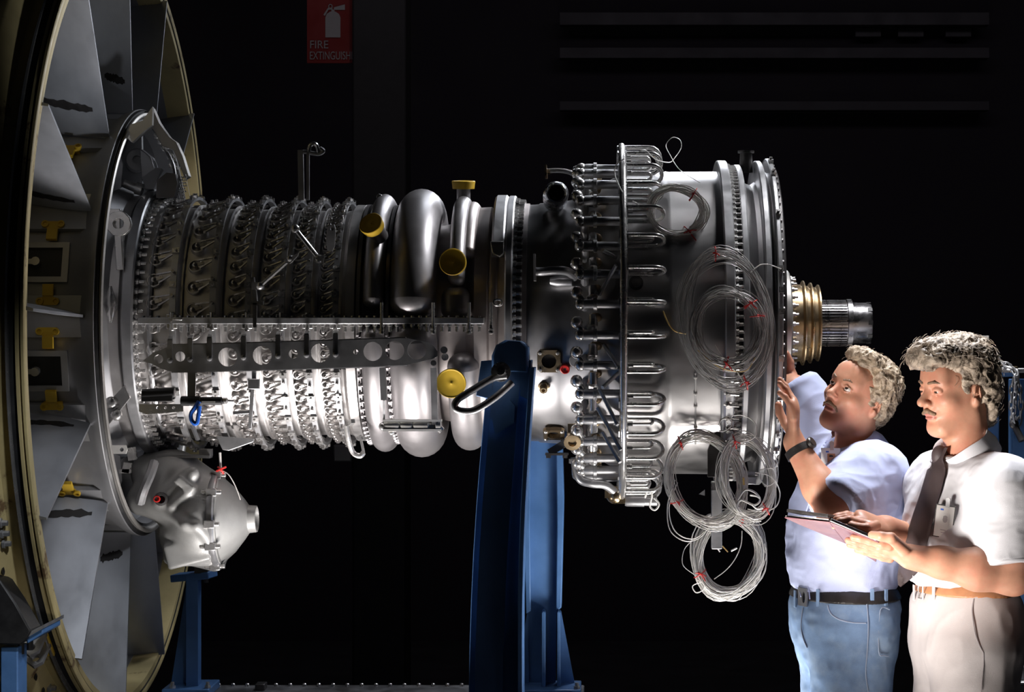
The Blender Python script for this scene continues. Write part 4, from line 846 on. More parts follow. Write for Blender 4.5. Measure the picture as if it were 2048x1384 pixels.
lc = part('lower_connector', MB().bar(PE(1475, 946, -0.15), PE(1520, 946, -0.15), 0.03, 0.012).bar(PE(1478, 960, -0.15), PE(1510, 960, -0.15), 0.05, 0.022), STEEL, eng, bevel=0.002)
part('side_fin', MB().plate([bp(px, py) for px, py in ((1404, 997), (1416, 988), (1416, 1000))][::-1], [], (0, -0.17, 0), (1, 0, 0), (0, 0, 1), 0.006), HUB, mt_)
# ---- transfer gearbox hanging under the front
def g(px, py, Y=-0.12): v = PE(px, py, Y); return (v.x, v.y, v.z)
gu = s_union([
    (s_cap(g(345, 965), g(425, 1040), 0.095, 0.115), 0.03),
    (s_ell(g(405, 1040), (0.10, 0.14, 0.118)), 0.05),
    (s_cap(g(300, 945, -0.08), g(350, 980), 0.055, 0.085), 0.04),
    (s_cap(g(285, 1000, -0.14), g(345, 1005, -0.18), 0.045, 0.05), 0.03),
    (s_cap(g(322, 1000, -0.22), g(385, 948, -0.21), 0.016, 0.020), 0.02),
    (s_box(g(385, 1090, -0.12), (0.07, 0.085, 0.05), 0.02), 0.03),
    (s_cap(g(345, 1075, -0.16), g(430, 1125, -0.10), 0.03, 0.025), 0.03),
    (s_cap(g(385, 1030, -0.255), g(420, 1075, -0.235), 0.010, 0.014), 0.02),
    (s_cap(g(318, 1012, -0.20), g(372, 1048, -0.262), 0.010, 0.012), 0.015), (s_cap(g(372, 1048, -0.262), g(392, 1054, -0.27), 0.012, 0.010), 0.015), (s_cap(g(392, 1050, -0.27), g(428, 1092, -0.235), 0.009, 0.011), 0.012),
    (s_cap(g(345, 1012, -0.24), g(378, 982, -0.235), 0.012, 0.014), 0.012), (s_box(g(372, 968, -0.22), (0.030, 0.03, 0.012), 0.004, np.array([[0.78, 0, 0.62], [0, 1, 0], [-0.62, 0, 0.78]], dtype=np.float32)), 0.008),
    (s_box(g(388, 1098, -0.12), (0.062, 0.105, 0.036), 0.008, np.array([[0.97, 0, -0.24], [0, 1, 0], [0.24, 0, 0.97]], dtype=np.float32)), 0.010),
    ('&', (lambda p, x0=g(437, 0)[0]: p[:, 0] - x0), 0.004),
], 0.03)
me, _, _ = net_mesh('gearbox_housing', gu, (g(240, 0)[0], -0.36, g(0, 1180)[2]), (g(445, 0)[0], 0.16, g(0, 880)[2]), 0.0055, CAST)
gb = link('gearbox_housing', me, eng)
cz = g(0, 1040)[2]
part('gearbox_cone', MB().spin((g(437, 0)[0], -0.12, cz), (1, 0, 0.03), [(-0.004, 0.10), (-0.004, 0.132), (0.012, 0.132), (0.014, 0.122), (0.045, 0.095), (0.075, 0.058), (0.088, 0.040), (0.110, 0.038), (0.111, 0.034), (0.09, 0.032), (0.06, 0.0)], 48), CAST, gb, smooth=30)
part('clamp_ring', MB().spin((g(437, 0)[0], -0.12, cz), (1, 0, 0.03), [(-0.008, 0.118), (-0.010, 0.136), (-0.004, 0.140), (0.006, 0.140), (0.010, 0.136), (0.008, 0.118)], 48), STEEL, gb)
for ang in (0, 40, -28, 75, -70):
    a = R_(ang); c = Vector((g(437, 0)[0], -0.12 - 0.136 * cos(a), cz + 0.136 * sin(a)))
    part('clamp_lug', MB().box(c, (0.03, 0.022, 0.022)).cyl(c + Vector((-0.03, 0, 0)), c + Vector((0.028, 0, 0)), 0.007, 8), CHROME, gb, bevel=0.002)
part('red_plug', MB().spin(g(314, 998, -0.255), (0.1, -1, 0.1), [(-0.02, 0.010), (0.006, 0.010), (0.007, 0.007), (0.004, 0.006), (0.004, 0)], 14), REDP, gb, label='small red plug on the gearbox')
part('plug_collar', MB().spin(g(322, 998, -0.245), (0.2, -1, 0), [(0, 0), (0, 0.020), (0.012, 0.018), (0.013, 0.012), (0.008, 0.010)], 14), DARK, gb)
part('collar_band', MB().tube(smooth_path([g(308, 925, -0.22), g(300, 950, -0.25), g(288, 978, -0.26), g(280, 1005, -0.24)]), 0.014, 8), STEEL, gb)
part('data_plate', MB().box(g(400, 1078, -0.212), (0.04, 0.012, 0.035), Matrix.Rotation(R_(-12), 3, 'X')), HUB, gb)
part('drive_tube', MB().cyl((g(300, 0)[0], 0.0, g(0, 905)[2]), g(345, 965, -0.04), 0.05, 18), DARK, gb)
# ---- removable covers
for i, ((p, d, r), lb) in enumerate(zip(CAPS, ('yellow plastic cap on the left upper bleed duct, tilted upward', 'yellow plastic cap facing out at the foot of the thin upper duct', 'yellow plastic cap on top of the thin duct, seen edge-on', 'yellow plastic cap below the beam beside the blue stand'))):
    t = thing('port_cap', lb, 'cap', tuple(p + Vector((0, 0, ZA))), 'yellow caps on the bleed ports')
    part('cap_skirt', MB().spin((0, 0, 0), d, [(-0.008, r * 0.93), (0.006, r * 0.97), (0.010, r), (0.0135, r), (0.0150, r * 0.96), (0.0138, r * 0.88)], 32), YCAP, t, smooth=40)
    part('cap_face', MB().spin((0, 0, 0), d, [(0.0138, r * 0.88), (0.0125, r * 0.5), (0.011, r * 0.12), (0.0125, r * 0.06), (0.013, 0)], 32), YCAP, t, smooth=50)
ph = phi(738, 0.36); rp = E(xe(1130, 0.36, ph), 0.36, ph) + Vector((0, 0, ZA))
t = thing('plug_cap', 'small red plastic cap beside the square port on the diffuser case', 'cap', tuple(rp))
dd = E(0, 1, ph)
part('cap_rim', MB().spin((0, 0, 0), dd, [(-0.006, 0.010), (0.008, 0.010), (0.009, 0.0135), (0.015, 0.0135), (0.016, 0.011), (0.012, 0.009), (0.012, 0.004)], 20), REDP, t)
part('cap_centre', MB().spin((0, 0, 0), dd, [(0.0115, 0.009), (0.0115, 0)], 16), RUBBER_SHADE, t)
# ---------------------------------------------------------------- stands
def poly_xz(pts, Y): return [(P(x, y, Y).x, P(x, y, Y).z) for x, y in pts]
def slab(pts, Y0, Y1):                                       # prism with outline in the X-Z plane at depth Y0, going back to Y1
    mb = MB(); q = poly_xz(pts, Y0); ar = sum(q[i][0] * q[(i + 1) % len(q)][1] - q[(i + 1) % len(q)][0] * q[i][1] for i in range(len(q)))
    if ar < 0: q = q[::-1]
    return mb.plate(q, [], (0, Y0, 0), (1, 0, 0), (0, 0, 1), -(Y1 - Y0))
zb = PLZ
# near stand: curved box post with an outer plate, cap and bail handle
YN = -0.565
ns = thing('engine_stand_near', 'dark blue curved box-section stand post in front of the engine with a bent grey handle', 'engine stand', (P(985, 0, YN).x, YN, zb))
ns.name = 'engine_stand'
def loc(o, t): o.location = -Vector(t.location); return o
def bow(px0, px1, py0, py1, pybend=None):                    # left edge points down a leaning, slightly curved post
    return [(px0 + (px1 - px0) * t - 10 * sin(pi * t) * (1 if px1 < px0 else 1), py0 + (py1 - py0) * t) for t in np.linspace(0, 1, 9)]
yb_ = PY + (CZ - zb) * F / (YN + D)
lft = bow(977, 936, 735, yb_); rgt = [(x + 62 + 0, y) for x, y in lft]
loc(part('post_plate', slab([(x + 12, y) for x, y in lft] + [(x + (66 if y < 900 else 68), y) for x, y in lft][::-1], YN, YN + 0.012), BLUE, ns), ns)
loc(part('post_flange', slab([(x, y) for x, y in lft] + [(x + 13, y) for x, y in lft][::-1], YN + 0.03, YN + 0.13), BLUE, ns, bevel=0.002), ns)
loc(part('post_flange', slab([(x + 82 + 22 * (y - 735) / 900, y) for x, y in lft] + [(x + 92 + 22 * (y - 735) / 900, y) for x, y in lft][::-1], YN - 0.02, YN + 0.13), BLUE, ns, bevel=0.002), ns)
loc(part('post_web', slab([(x + 60, y) for x, y in lft] + [(x + 84 + 22 * (y - 735) / 900, y) for x, y in lft][::-1], YN + 0.02, YN + 0.03), BLUE, ns), ns)
loc(part('head_block', slab([(983, 742), (983, 712), (992, 690), (1010, 680), (1046, 682), (1056, 694), (1058, 745)], YN - 0.01, YN + 0.12), BLUE, ns, bevel=0.006), ns)
loc(part('head_plate', slab([(962, 722), (985, 720), (985, 800), (952, 792)], YN + 0.0, YN + 0.02), BLUE, ns, bevel=0.002), ns)
loc(part('head_plate', slab([(1040, 722), (1063, 720), (1058, 800), (1040, 792)], YN + 0.0, YN + 0.12), BLUE, ns, bevel=0.002), ns)
loc(part('diagonal_gusset', slab([(985, 840), (1020, 800), (1030, 812), (1028, 845), (990, 870)], YN - 0.014, YN), BLUE, ns), ns)
part_h = MB().tube(smooth_path([P(1012, 752, YN - 0.05), P(985, 757, YN - 0.06), P(945, 780, YN - 0.08), P(915, 800, YN - 0.09), P(910, 815, YN - 0.09), P(925, 822, YN - 0.09), P(950, 820, YN - 0.08), P(990, 795, YN - 0.06), P(1024, 765, YN - 0.04)]), 0.0095, 12)
hdl = loc(part('bail_handle', part_h, STEEL, ns, smooth=60), ns)
o = part('pivot_bolt', MB().spin(P(1002, 745, YN - 0.03), (0, -1, 0.15), [(-0.05, 0.018), (0.0, 0.018), (0.005, 0.026), (0.014, 0.026), (0.015, 0.013), (0.045, 0.013), (0.045, 0.008), (0.035, 0.007), (0.035, 0)], 16), CHROME, ns); loc(o, ns)
o = part('base_plate', MB().box((P(990, 0, YN).x, YN + 0.06, zb + 0.012), (0.30, 0.26, 0.024)), BLUE, ns, bevel=0.003); loc(o, ns)
# far stand
YF = 0.19
fs_ = thing('engine_stand', 'light blue lit stand post behind the engine with triangular base gussets', 'engine stand', (P(1098, 0, YF).x, YF, zb))
ybf = PY + (CZ - zb) * F / (YF + D)
loc(part('post_plate', slab([(1055, 840), (1120, 860), (1118, 1100), (1113, 1228), (1111, ybf), (1052, ybf), (1056, 1228), (1050, 1050)], YF + 0.035, YF + 0.05), BLUE, fs_), fs_)
loc(part('post_flange', slab([(1046, 860), (1062, 845), (1060, 1050), (1062, 1222), (1052, 1228), (1047, 1050)], YF, YF + 0.10), BLUE, fs_, bevel=0.003), fs_)
loc(part('post_flange', slab([(1112, 840), (1124, 848), (1128, 1000), (1123, 1216), (1112, 1222), (1114, 1050)], YF, YF + 0.10), BLUE, fs_, bevel=0.003), fs_)
loc(part('base_gusset', slab([(1056, 1218), (1058, ybf), (1036, ybf), (1040, 1300)], YF + 0.03, YF + 0.04), BLUE, fs_), fs_)
loc(part('base_gusset', slab([(1114, 1222), (1122, 1222), (1152, ybf), (1114, ybf)], YF + 0.03, YF + 0.04), BLUE, fs_), fs_)
loc(part('stiffener', slab([(1083, 1226), (1087, 1222), (1091, 1226), (1091, ybf), (1083, ybf)], YF - 0.04, YF + 0.03), BLUE, fs_, bevel=0.002), fs_)
loc(part('stiffener', slab([(1114, 1226), (1117, 1222), (1121, 1226), (1121, ybf), (1114, ybf)], YF - 0.04, YF + 0.03), BLUE, fs_, bevel=0.002), fs_)
o = part('base_plate', MB().box((P(1098, 0, YF).x, YF - 0.01, zb + 0.010), (0.195, 0.17, 0.020)), BLUE, fs_, bevel=0.003); loc(o, fs_)
loc(part('saddle', MB().lathe([(0, 0)], 3) if False else MB().bar(P(1050, 850, YF + 0.05), P(1124, 850, YF + 0.05), 0.10, 0.03), BLUE, fs_), fs_)
bb = MB().spin((0, 0, 0), (0, 0, 1), [(0, 0.010), (0.008, 0.010), (0.009, 0.006), (0.018, 0.006), (0.018, 0)], 6).mesh('base_bolt', STEEL)
for dx in (-0.085, 0.085): link('base_bolt', bb, fs_, Matrix.Translation((dx, -0.075, 0.02)))
# rear left stand behind the fan frame
YL = 0.19
ls = thing('engine_stand', 'blue square stand post behind the lower right of the fan ring', 'engine stand', (P(390, 0, YL).x, YL, zb))
ybl = PY + (CZ - zb) * F / (YL + D)
loc(part('post_plate', slab([(372, 1175), (398, 1150), (398, ybl), (340, ybl)], YL + 0.0, YL + 0.012), BLUE, ls), ls)
loc(part('post_flange', slab([(372, 1150), (396, 1150), (396, ybl), (372, ybl)], YL - 0.05, YL), BLUE, ls, bevel=0.003), ls)
o = part('top_arm', MB().bar(P(350, 1155, YL), P(426, 1148, YL - 0.02), 0.08, 0.022), BLUE, ls, bevel=0.003); loc(o, ls)
o = part('base_plate', MB().box((P(385, 0, YL).x, YL - 0.02, zb + 0.012), (0.14, 0.18, 0.024)), BLUE, ls, bevel=0.003); loc(o, ls)
o = part('roller_bracket', MB().box(P(405, 1135, YL - 0.03), (0.04, 0.05, 0.03)).cyl(P(415, 1128, YL - 0.06), P(415, 1128, YL + 0.02), 0.016, 12).cyl(P(412, 1165, YL - 0.03), P(412, 1150, YL - 0.03), 0.008, 8), DARK, ls); loc(o, ls)
for dx in (-0.05, 0.055): link('base_bolt', bb, ls, Matrix.Translation((dx + 0.0, -0.085, 0.024)))
# front left stand
YQ = -0.95
qs = thing('engine_stand', 'blue stand post with a roller arm in front of the fan ring', 'engine stand', (P(28, 0, YQ).x, YQ, 0.0))
loc(part('post', MB().box((P(28, 0, YQ).x, YQ, P(0, 1290, YQ).z / 2), (0.042, 0.08, P(0, 1290, YQ).z)), BLUE, qs, bevel=0.003), qs)
loc(part('roller_arm', slab([(52, 1275), (86, 1255), (86, 1268), (54, 1288)], YQ - 0.04, YQ + 0.12), BLUE, qs, bevel=0.003), qs)
loc(part('arm_plate', slab([(55, 1266), (86, 1250), (86, 1257), (55, 1275)], YQ - 0.05, YQ + 0.14), STEEL, qs), qs)
loc(part('arm_shroud', slab([(-60, 1288), (-60, 1120), (0, 1160), (30, 1205), (62, 1262), (52, 1280), (40, 1290)], YQ - 0.06, YQ + 0.03), RUBBER_SHADE, qs, bevel=0.004), qs)
loc(part('hanging_bolt', MB().cyl(P(42, 1285, YQ), P(42, 1308, YQ), 0.008, 10).cyl(P(60, 1282, YQ), P(60, 1300, YQ), 0.008, 10), RUBBER_SHADE, qs), qs)
o = part('foot_plate', MB().box((P(28, 0, YQ).x, YQ, 0.012), (0.2, 0.2, 0.024)), BLUE, qs); loc(o, qs)
# ---------------------------------------------------------------- coils of instrumentation wire
def coil(name, label, ctr, rx, ry, Y, nwires, turns, spread, seed, r=0.0013, tilt=0.0, ties=(), ends=(), sag=0.0, mats_=None, group='coils of wire hanging from the turbine case'):
    rng = random.Random(seed); c = P(ctr[0], ctr[1], Y); s = F / (Y + D)
    t = thing(name, label, 'wire coil', tuple(c), group)
    for wi in range(nwires):
        n = int(34 * turns); pts = []; ph0 = rng.uniform(0, 2 * pi)
        fx = 1 + rng.uniform(-spread, spread * 0.5); fy = 1 + rng.uniform(-spread, spread * 0.5); ox, oz, oy = rng.uniform(-5, 5), rng.uniform(-5, 5), rng.uniform(-0.016, 0.016)
        ph = [rng.uniform(0, 6.28) for _ in range(5)]; am = [rng.uniform(0.0, 0.085) for _ in range(5)]
        for i in range(n + 1):
            a = ph0 + 2 * pi * turns * i / n; q = i / n
            w_ = 1 + am[0] * sin(2 * a + ph[0]) + am[1] * 0.8 * sin(3 * a + ph[1]) + spread * 0.5 * sin(a * 0.37 + ph[2])
            x = rx * fx * w_ * cos(a) + ox; z = ry * fy * w_ * sin(a) + oz
            z -= sag * (1 - sin(a)) * 0.0
            ca, sa = cos(R_(tilt)), sin(R_(tilt))
            pts.append(((x * ca - z * sa) / s, oy + 0.012 * sin(1.3 * a + ph[3]), (x * sa + z * ca) / s))
        m = (mats_ or [WIRE])[wi % len(mats_ or [WIRE])]
        part('wire', MB().tube(pts, r, 5, cap=True), m, t, smooth=60)
    for ang, L in ties:
        a = R_(ang); x, z = rx * 0.97 * cos(a), ry * 0.97 * sin(a); ca, sa = cos(R_(tilt)), sin(R_(tilt))
        p = Vector(((x * ca - z * sa) / s, -0.022, (x * sa + z * ca) / s)); mb = MB()
        for _ in range(3):
            d = Vector((rng.uniform(-1, 1), rng.uniform(-0.3, 0), rng.uniform(-1, 0.4))) * L / s
            mb.tube(smooth_path([p - d * 0.4, p + Vector((0, -0.004, 0.002)), p + d * 0.6, p + d + Vector((rng.uniform(-.005, .005), 0, -0.003))], 3), 0.0017, 5)
        rad = Vector((cos(a), 0, sin(a)))
        mb.tube([p + rad * 0.020 * cos(u) + Vector((0, 0.022 + 0.024 * sin(u), 0)) for u in np.linspace(0, 2 * pi, 13)[:-1]], 0.0016, 5, closed=True)
        part('tie_string', mb, REDP, t, label='red tie string')
    for pts, m, rr in ends:
        part('loose_end', MB().tube(smooth_path([P(px, py, Y + dy) - c for px, py, dy in pts], 6), rr, 6), m, t, smooth=60)
    return t
WIRE_SHADE = mat('shaded clear coated wire', (0.40, 0.39, 0.38), 0.1, 0.35, 0.2, 60)  # darker copy of the clear wire: shade on two coils put into colour
WS = [WIRE, WIRE, WHITE, WIRE]
YC = -0.50
coil('wire_coil', 'small wire coil with red ties on the upper turbine case', (1352, 422), 56, 47, -0.36, 12, 3.0, 0.10, 3, ties=((60, 16), (-52, 16), (-178, 12)), tilt=-12,
     ends=(([(1395, 452, 0), (1385, 472, 0), (1362, 474, 0), (1330, 470, 0), (1300, 462, 0)], WIRE, 0.0014), ([(1265, 402, 0), (1285, 412, 0), (1302, 412, 0)], WHITE, 0.0016),
           ([(1400, 365, 0.05), (1360, 340, 0.15), (1340, 310, 0.2), (1332, 290, 0.25), (1345, 275, 0.25), (1360, 280, 0.25), (1362, 296, 0.25), (1350, 315, 0.22), (1338, 325, 0.2), (1310, 318, 0.15), (1290, 300, 0.1), (1270, 308, 0.1)], WIRE, 0.0012),
           ([(1248, 318, -0.02), (1232, 330, -0.02), (1230, 350, -0.04), (1240, 375, -0.06), (1246, 385, -0.08)], WIRE, 0.0016)), mats_=WS)
coil('wire_coil', 'wide loose wire coil on the shaded side of the turbine case', (1452, 640), 86, 138, YC, 11, 2.0, 0.10, 5, r=0.0012, ties=((92, 8), (-75, 14)), tilt=8, 
     ends=(([(1372, 668, 0), (1350, 662, 0), (1336, 645, 0), (1326, 622, 0)], WIRED, 0.0018), ([(1502, 545, -0.01), (1520, 530, -0.01), (1540, 530, -0.01), (1562, 538, 0.01)], WIRE, 0.0016)), mats_=[WIRE_SHADE])
coil('wire_coil', 'inner wire coil nested in the wide loose coil', (1455, 655), 66, 76, YC - 0.03, 12, 2.5, 0.14, 8, ties=((28, 14), (5, 16), (-110, 14)), tilt=15,
     ends=(([(1430, 690, -0.02), (1450, 720, -0.02), (1475, 745, -0.02), (1490, 770, -0.02)], WIRE, 0.0013), ([(1395, 700, -0.02), (1440, 735, -0.02), (1490, 742, -0.02), (1510, 715, -0.02)], WIRED, 0.0013)), mats_=[WIRE_SHADE])
coil('wire_coil', 'pale wire coil left of the dark mast below the case', (1410, 960), 72, 94, -0.36, 14, 2.6, 0.10, 11, tilt=18, ties=((110, 8), (195, 8)),
     ends=(([(1350, 960, -0.02), (1335, 1010, -0.02), (1340, 1060, -0.02), (1370, 1082, -0.02), (1400, 1075, -0.01), (1420, 1050, 0)], WIRE, 0.0016), ([(1355, 965, -0.01), (1338, 1015, -0.01), (1350, 1062, -0.01), (1385, 1078, -0.01), (1415, 1058, 0)], WHITE, 0.0016),
           ([(1385, 1080, 0), (1368, 1100, 0), (1366, 1130, 0), (1390, 1150, 0)], WIRE, 0.0012),
           ([(1440, 840, -0.12), (1460, 832, -0.12), (1490, 832, -0.12), (1512, 850, -0.12), (1508, 875, -0.12), (1480, 885, -0.12)], WIRE, 0.0013), ([(1437, 850, -0.12), (1445, 838, -0.12), (1462, 840, -0.12), (1462, 852, -0.12), (1448, 862, -0.12), (1438, 862, -0.12)], WIRE, 0.0016)), mats_=WS)
coil('wire_coil', 'tangled wire coil right of the dark mast with short white tails', (1495, 955), 52, 80, -0.38, 12, 2.3, 0.16, 14, tilt=10, ties=((105, 8), (-60, 12)),
     ends=(([(1475, 1000, -0.03), (1490, 980, -0.03), (1510, 985, -0.03), (1520, 1000, -0.03), (1508, 1010, -0.03), (1482, 1000, -0.03), (1474, 1015, -0.03), (1480, 1025, -0.03)], WHITE, 0.0030),
           ([(1510, 945, -0.02), (1535, 950, -0.02), (1552, 965, -0.02), (1560, 990, -0.02), (1550, 1015, -0.02), (1520, 1022, -0.02), (1495, 1018, -0.02)], WIRE, 0.0016),
           ([(1520, 940, -0.02), (1545, 938, -0.02), (1550, 960, -0.02), (1535, 972, -0.02), (1522, 960, -0.02), (1522, 945, -0.02)], WIRE, 0.0016),
           ([(1500, 990, -0.04), (1512, 992, -0.04), (1520, 996, -0.04)], WHITE, 0.003), ([(1505, 1010, -0.04), (1515, 1018, -0.04), (1526, 1016, -0.04)], WHITE, 0.003), ([(1487, 955, -0.04), (1488, 970, -0.04)], WIRED, 0.003)), mats_=WS)
coil('wire_coil', 'lowest and thickest wire coil hanging below the mast', (1458, 1110), 66, 80, -0.24, 20, 3.0, 0.13, 21, tilt=-8, ties=((215, 18), (75, 6)), r=0.0015,
     ends=(([(1400, 1165, -0.02), (1385, 1172, -0.02), (1392, 1185, -0.02), (1405, 1180, -0.02), (1408, 1168, -0.02), (1395, 1160, -0.02)], WHITE, 0.0016),
           ([(1395, 1150, -0.02), (1420, 1185, -0.02), (1450, 1200, -0.02), (1475, 1200, -0.02), (1490, 1180, -0.02)], WIRE, 0.0016),
           ([(1436, 1078, -0.03), (1434, 1092, -0.03), (1440, 1104, -0.03)], WHITE, 0.0022), ([(1462, 1102, -0.03), (1474, 1096, -0.03)], WHITE, 0.003), ([(1445, 1092, -0.03), (1456, 1104, -0.03)], WIRED, 0.002),
           ([(1484, 1062, -0.02), (1482, 1090, -0.02), (1470, 1118, -0.02), (1452, 1140, -0.02), (1428, 1158, -0.02)], WIRE, 0.0014)), mats_=WS)
# ---------------------------------------------------------------- people
SKIN = mat('skin', (0.53, 0.265, 0.17), 0, 0.48, 0.08, 40, 0.06, sss=0.12, bump=0.12, bscale=500, col2=(0.55, 0.215, 0.14), mixlo=0.45, mixhi=0.75, spec=0.4)
LIP = mat('lips', (0.44, 0.16, 0.12), 0, 0.45, 0.06, 40, sss=0.1)
HAIR1 = mat('curly blond grey hair', (0.44, 0.35, 0.25), 0, 0.55, 0.35, 60, 0.1, bump=0.8, bscale=240, col2=(0.16, 0.11, 0.07), mixlo=0.44, mixhi=0.66)
HAIR2 = mat('grey brown wavy hair', (0.42, 0.34, 0.26), 0, 0.55, 0.35, 60, 0.1, bump=0.8, bscale=240, col2=(0.10, 0.075, 0.055), mixlo=0.46, mixhi=0.66)
TASH = mat('brown moustache hair', (0.20, 0.12, 0.07), 0, 0.6, 0.4, 120, bump=0.8, bscale=400)
EYEW = mat('eye white', (0.62, 0.56, 0.52), 0, 0.2, 0.04, 30)
IRIS = mat('dark iris', (0.035, 0.022, 0.015), 0, 0.15, 0.2, 60)
SHIRT1 = mat('pale blue cotton shirt', (0.50, 0.55, 0.78), 0, 0.8, 0.05, 12, 0.05, bump=0.35, bscale=900, spec=0.2)
COLLAR1 = mat('blue cotton collar', (0.42, 0.47, 0.74), 0, 0.8, 0.05, 12, bump=0.35, bscale=900, spec=0.2)
SHIRT2 = mat('white cotton shirt', (0.74, 0.73, 0.76), 0, 0.8, 0.04, 12, 0.05, bump=0.3, bscale=900, spec=0.2)
JEANS = mat('washed blue denim', (0.19, 0.29, 0.46), 0, 0.85, 0.14, 22, 0.05, bump=0.5, bscale=1100, col2=(0.30, 0.40, 0.54), mixlo=0.45, mixhi=0.75, spec=0.15)
SLACKS = mat('light grey wool trousers', (0.50, 0.46, 0.45), 0, 0.85, 0.05, 20, 0.05, bump=0.3, bscale=1100, spec=0.15)
BLACKL = mat('black leather', (0.018, 0.015, 0.014), 0, 0.4, 0.2, 40, 0.12, bump=0.3, bscale=300)
TANL = mat('tan leather', (0.42, 0.19, 0.085), 0, 0.45, 0.12, 40)
TIE = mat('dark brown striped tie', (0.060, 0.042, 0.042), 0, 0.6, 0.1, 40)
SEAM = mat('seam thread', (0.30, 0.36, 0.47), 0, 0.8)
SEAMG = mat('grey seam', (0.33, 0.30, 0.30), 0, 0.8)
BUTTON = mat('shirt button', (0.6, 0.6, 0.65), 0, 0.3)
BADGE = mat('white badge card', (0.62, 0.60, 0.58), 0, 0.35, 0.03)
SHOE = mat('black shoe leather', (0.02, 0.018, 0.017), 0, 0.35)
def s_group(c, R, f, pad=0.05):
    c = A3(*c)
    def g(p):
        q = p - c; d = np.sqrt((q * q).sum(1)) - R; m = d < pad
        if m.any(): d = d.copy(); d[m] = f(p[m])
        return d
    return g
class Head:
    def __init__(s, ctr, yaw, pitch, roll, k=1.0):
        y, p, r = R_(yaw), R_(pitch), R_(roll)
        f = Vector((-cos(y) * cos(p), -sin(y) * cos(p), sin(p))); u = Vector((cos(y) * sin(p), sin(y) * sin(p), cos(p))); l = u.cross(f)
        l2 = l * cos(r) - u * sin(r); u2 = u * cos(r) + l * sin(r)
        s.f, s.u, s.l, s.c, s.k = f, u2, l2, Vector(ctr), k
        s.M = np.array([[l2.x, f.x, u2.x], [l2.y, f.y, u2.y], [l2.z, f.z, u2.z]], dtype=np.float32)
        s.cn = A3(*ctr)
    def w(s, x, y, z): return s.c + (s.l * x + s.f * y + s.u * z) * s.k
    def mtx(s): return Matrix(((s.l.x, s.f.x, s.u.x, s.c.x), (s.l.y, s.f.y, s.u.y, s.c.y), (s.l.z, s.f.z, s.u.z, s.c.z), (0, 0, 0, 1)))
    def wrap(s, fl):
        def g(p): return fl(((p - s.cn) @ s.M) / s.k) * s.k
        return g
def both(fn): return [fn(1), fn(-1)]
def head_sdf(open_eye=1.0, jaw=1.0, nose=1.0):
    it = [(s_ell((0, -0.018, 0.034), (0.0745, 0.096, 0.086)), 0.03), (s_ell((0, 0.020, -0.030), (0.060, 0.072, 0.078)), 0.05),
          (s_ell((0, 0.062, -0.098), (0.024 * jaw, 0.020, 0.017)), 0.035)]
    for q in (1, -1):
        it += [(s_cap((0.050 * q, -0.012, -0.055), (0.020 * q, 0.058, -0.096), 0.019, 0.015), 0.03),
               (s_ell((0.041 * q, 0.058, -0.020), (0.022, 0.022, 0.018)), 0.025),
               (s_cap((0.014 * q, 0.083, 0.029), (0.043 * q, 0.070, 0.028), 0.0105, 0.009), 0.018)]
    it += [(s_ell((0, 0.066, 0.058), (0.05, 0.024, 0.034)), 0.03)]
    for q in (1, -1):
        it += [('-', s_ell((0.031 * q, 0.096, 0.010), (0.0175, 0.0125, 0.0100)), 0.012)]
    it += [(s_cap((0, 0.082, 0.018), (0, 0.107 * nose, -0.018), 0.0085, 0.0105), 0.012), (s_ell((0, 0.108 * nose, -0.0225), (0.0115, 0.0115, 0.0100)), 0.008)]
    for q in (1, -1):
        it += [(s_ell((0.0125 * q, 0.099, -0.0265), (0.0075, 0.0105, 0.0075)), 0.007), ('-', s_ell((0.0065 * q, 0.105, -0.0335), (0.0035, 0.005, 0.0035)), 0.003)]
    it += [(s_ell((0, 0.0845, -0.046), (0.026, 0.010, 0.012)), 0.015),
           (s_ell((0, 0.0885, -0.0555), (0.0235, 0.0085, 0.0048)), 0.006), (s_ell((0, 0.0880, -0.0660), (0.0190, 0.0085, 0.0058)), 0.006),
           ('-', s_ell((0, 0.0975, -0.0603), (0.024, 0.0075, 0.0013)), 0.003), ('-', s_ell((0, 0.092, -0.0765), (0.018, 0.006, 0.004)), 0.008)]
    for q in (1, -1):
        e = 0.0793
        it += [(s_cap((0.0165 * q, e + 0.0085, 0.0105 + 0.004 * open_eye), (0.0300 * q, e + 0.0120, 0.0115 + 0.0065 * open_eye), 0.0028, 0.0034), 0.003),
               (s_cap((0.0300 * q, e + 0.0120, 0.0115 + 0.0065 * open_eye), (0.0450 * q, e + 0.0015, 0.0085 + 0.003 * open_eye), 0.0034, 0.0028), 0.003),
               (s_cap((0.0175 * q, e + 0.0085, 0.0055), (0.0310 * q, e + 0.0105, 0.0005), 0.0024, 0.0028), 0.003),
               (s_cap((0.0310 * q, e + 0.0105, 0.0005), (0.0445 * q, e + 0.0020, 0.0050), 0.0028, 0.0024), 0.003)]
        if open_eye < 0.6:
            it += [(s_ell((0.031 * q, e + 0.0010, 0.0130), (0.0140, 0.0132, 0.0095)), 0.002)]
        rot = np.array([[0.90, 0.43 * q, 0], [-0.43 * q, 0.90, 0], [0, 0, 1]], dtype=np.float32)
        it += [(s_ell((0.0755 * q, -0.016, -0.004), (0.0085, 0.0185, 0.031), rot), 0.006), (s_ell((0.0745 * q, -0.010, -0.026), (0.0085, 0.010, 0.012)), 0.006),
               ('-', s_ell((0.0840 * q, -0.014, 0.000), (0.0060, 0.0115, 0.0190), rot), 0.004), ('-', s_ell((0.0800 * q, -0.006, -0.008), (0.007, 0.0055, 0.0070)), 0.003),
               (s_cap((0.0830 * q, -0.017, 0.012), (0.0815 * q, -0.021, -0.014), 0.0028, 0.0028), 0.003)]
    return s_union(it, 0.02)
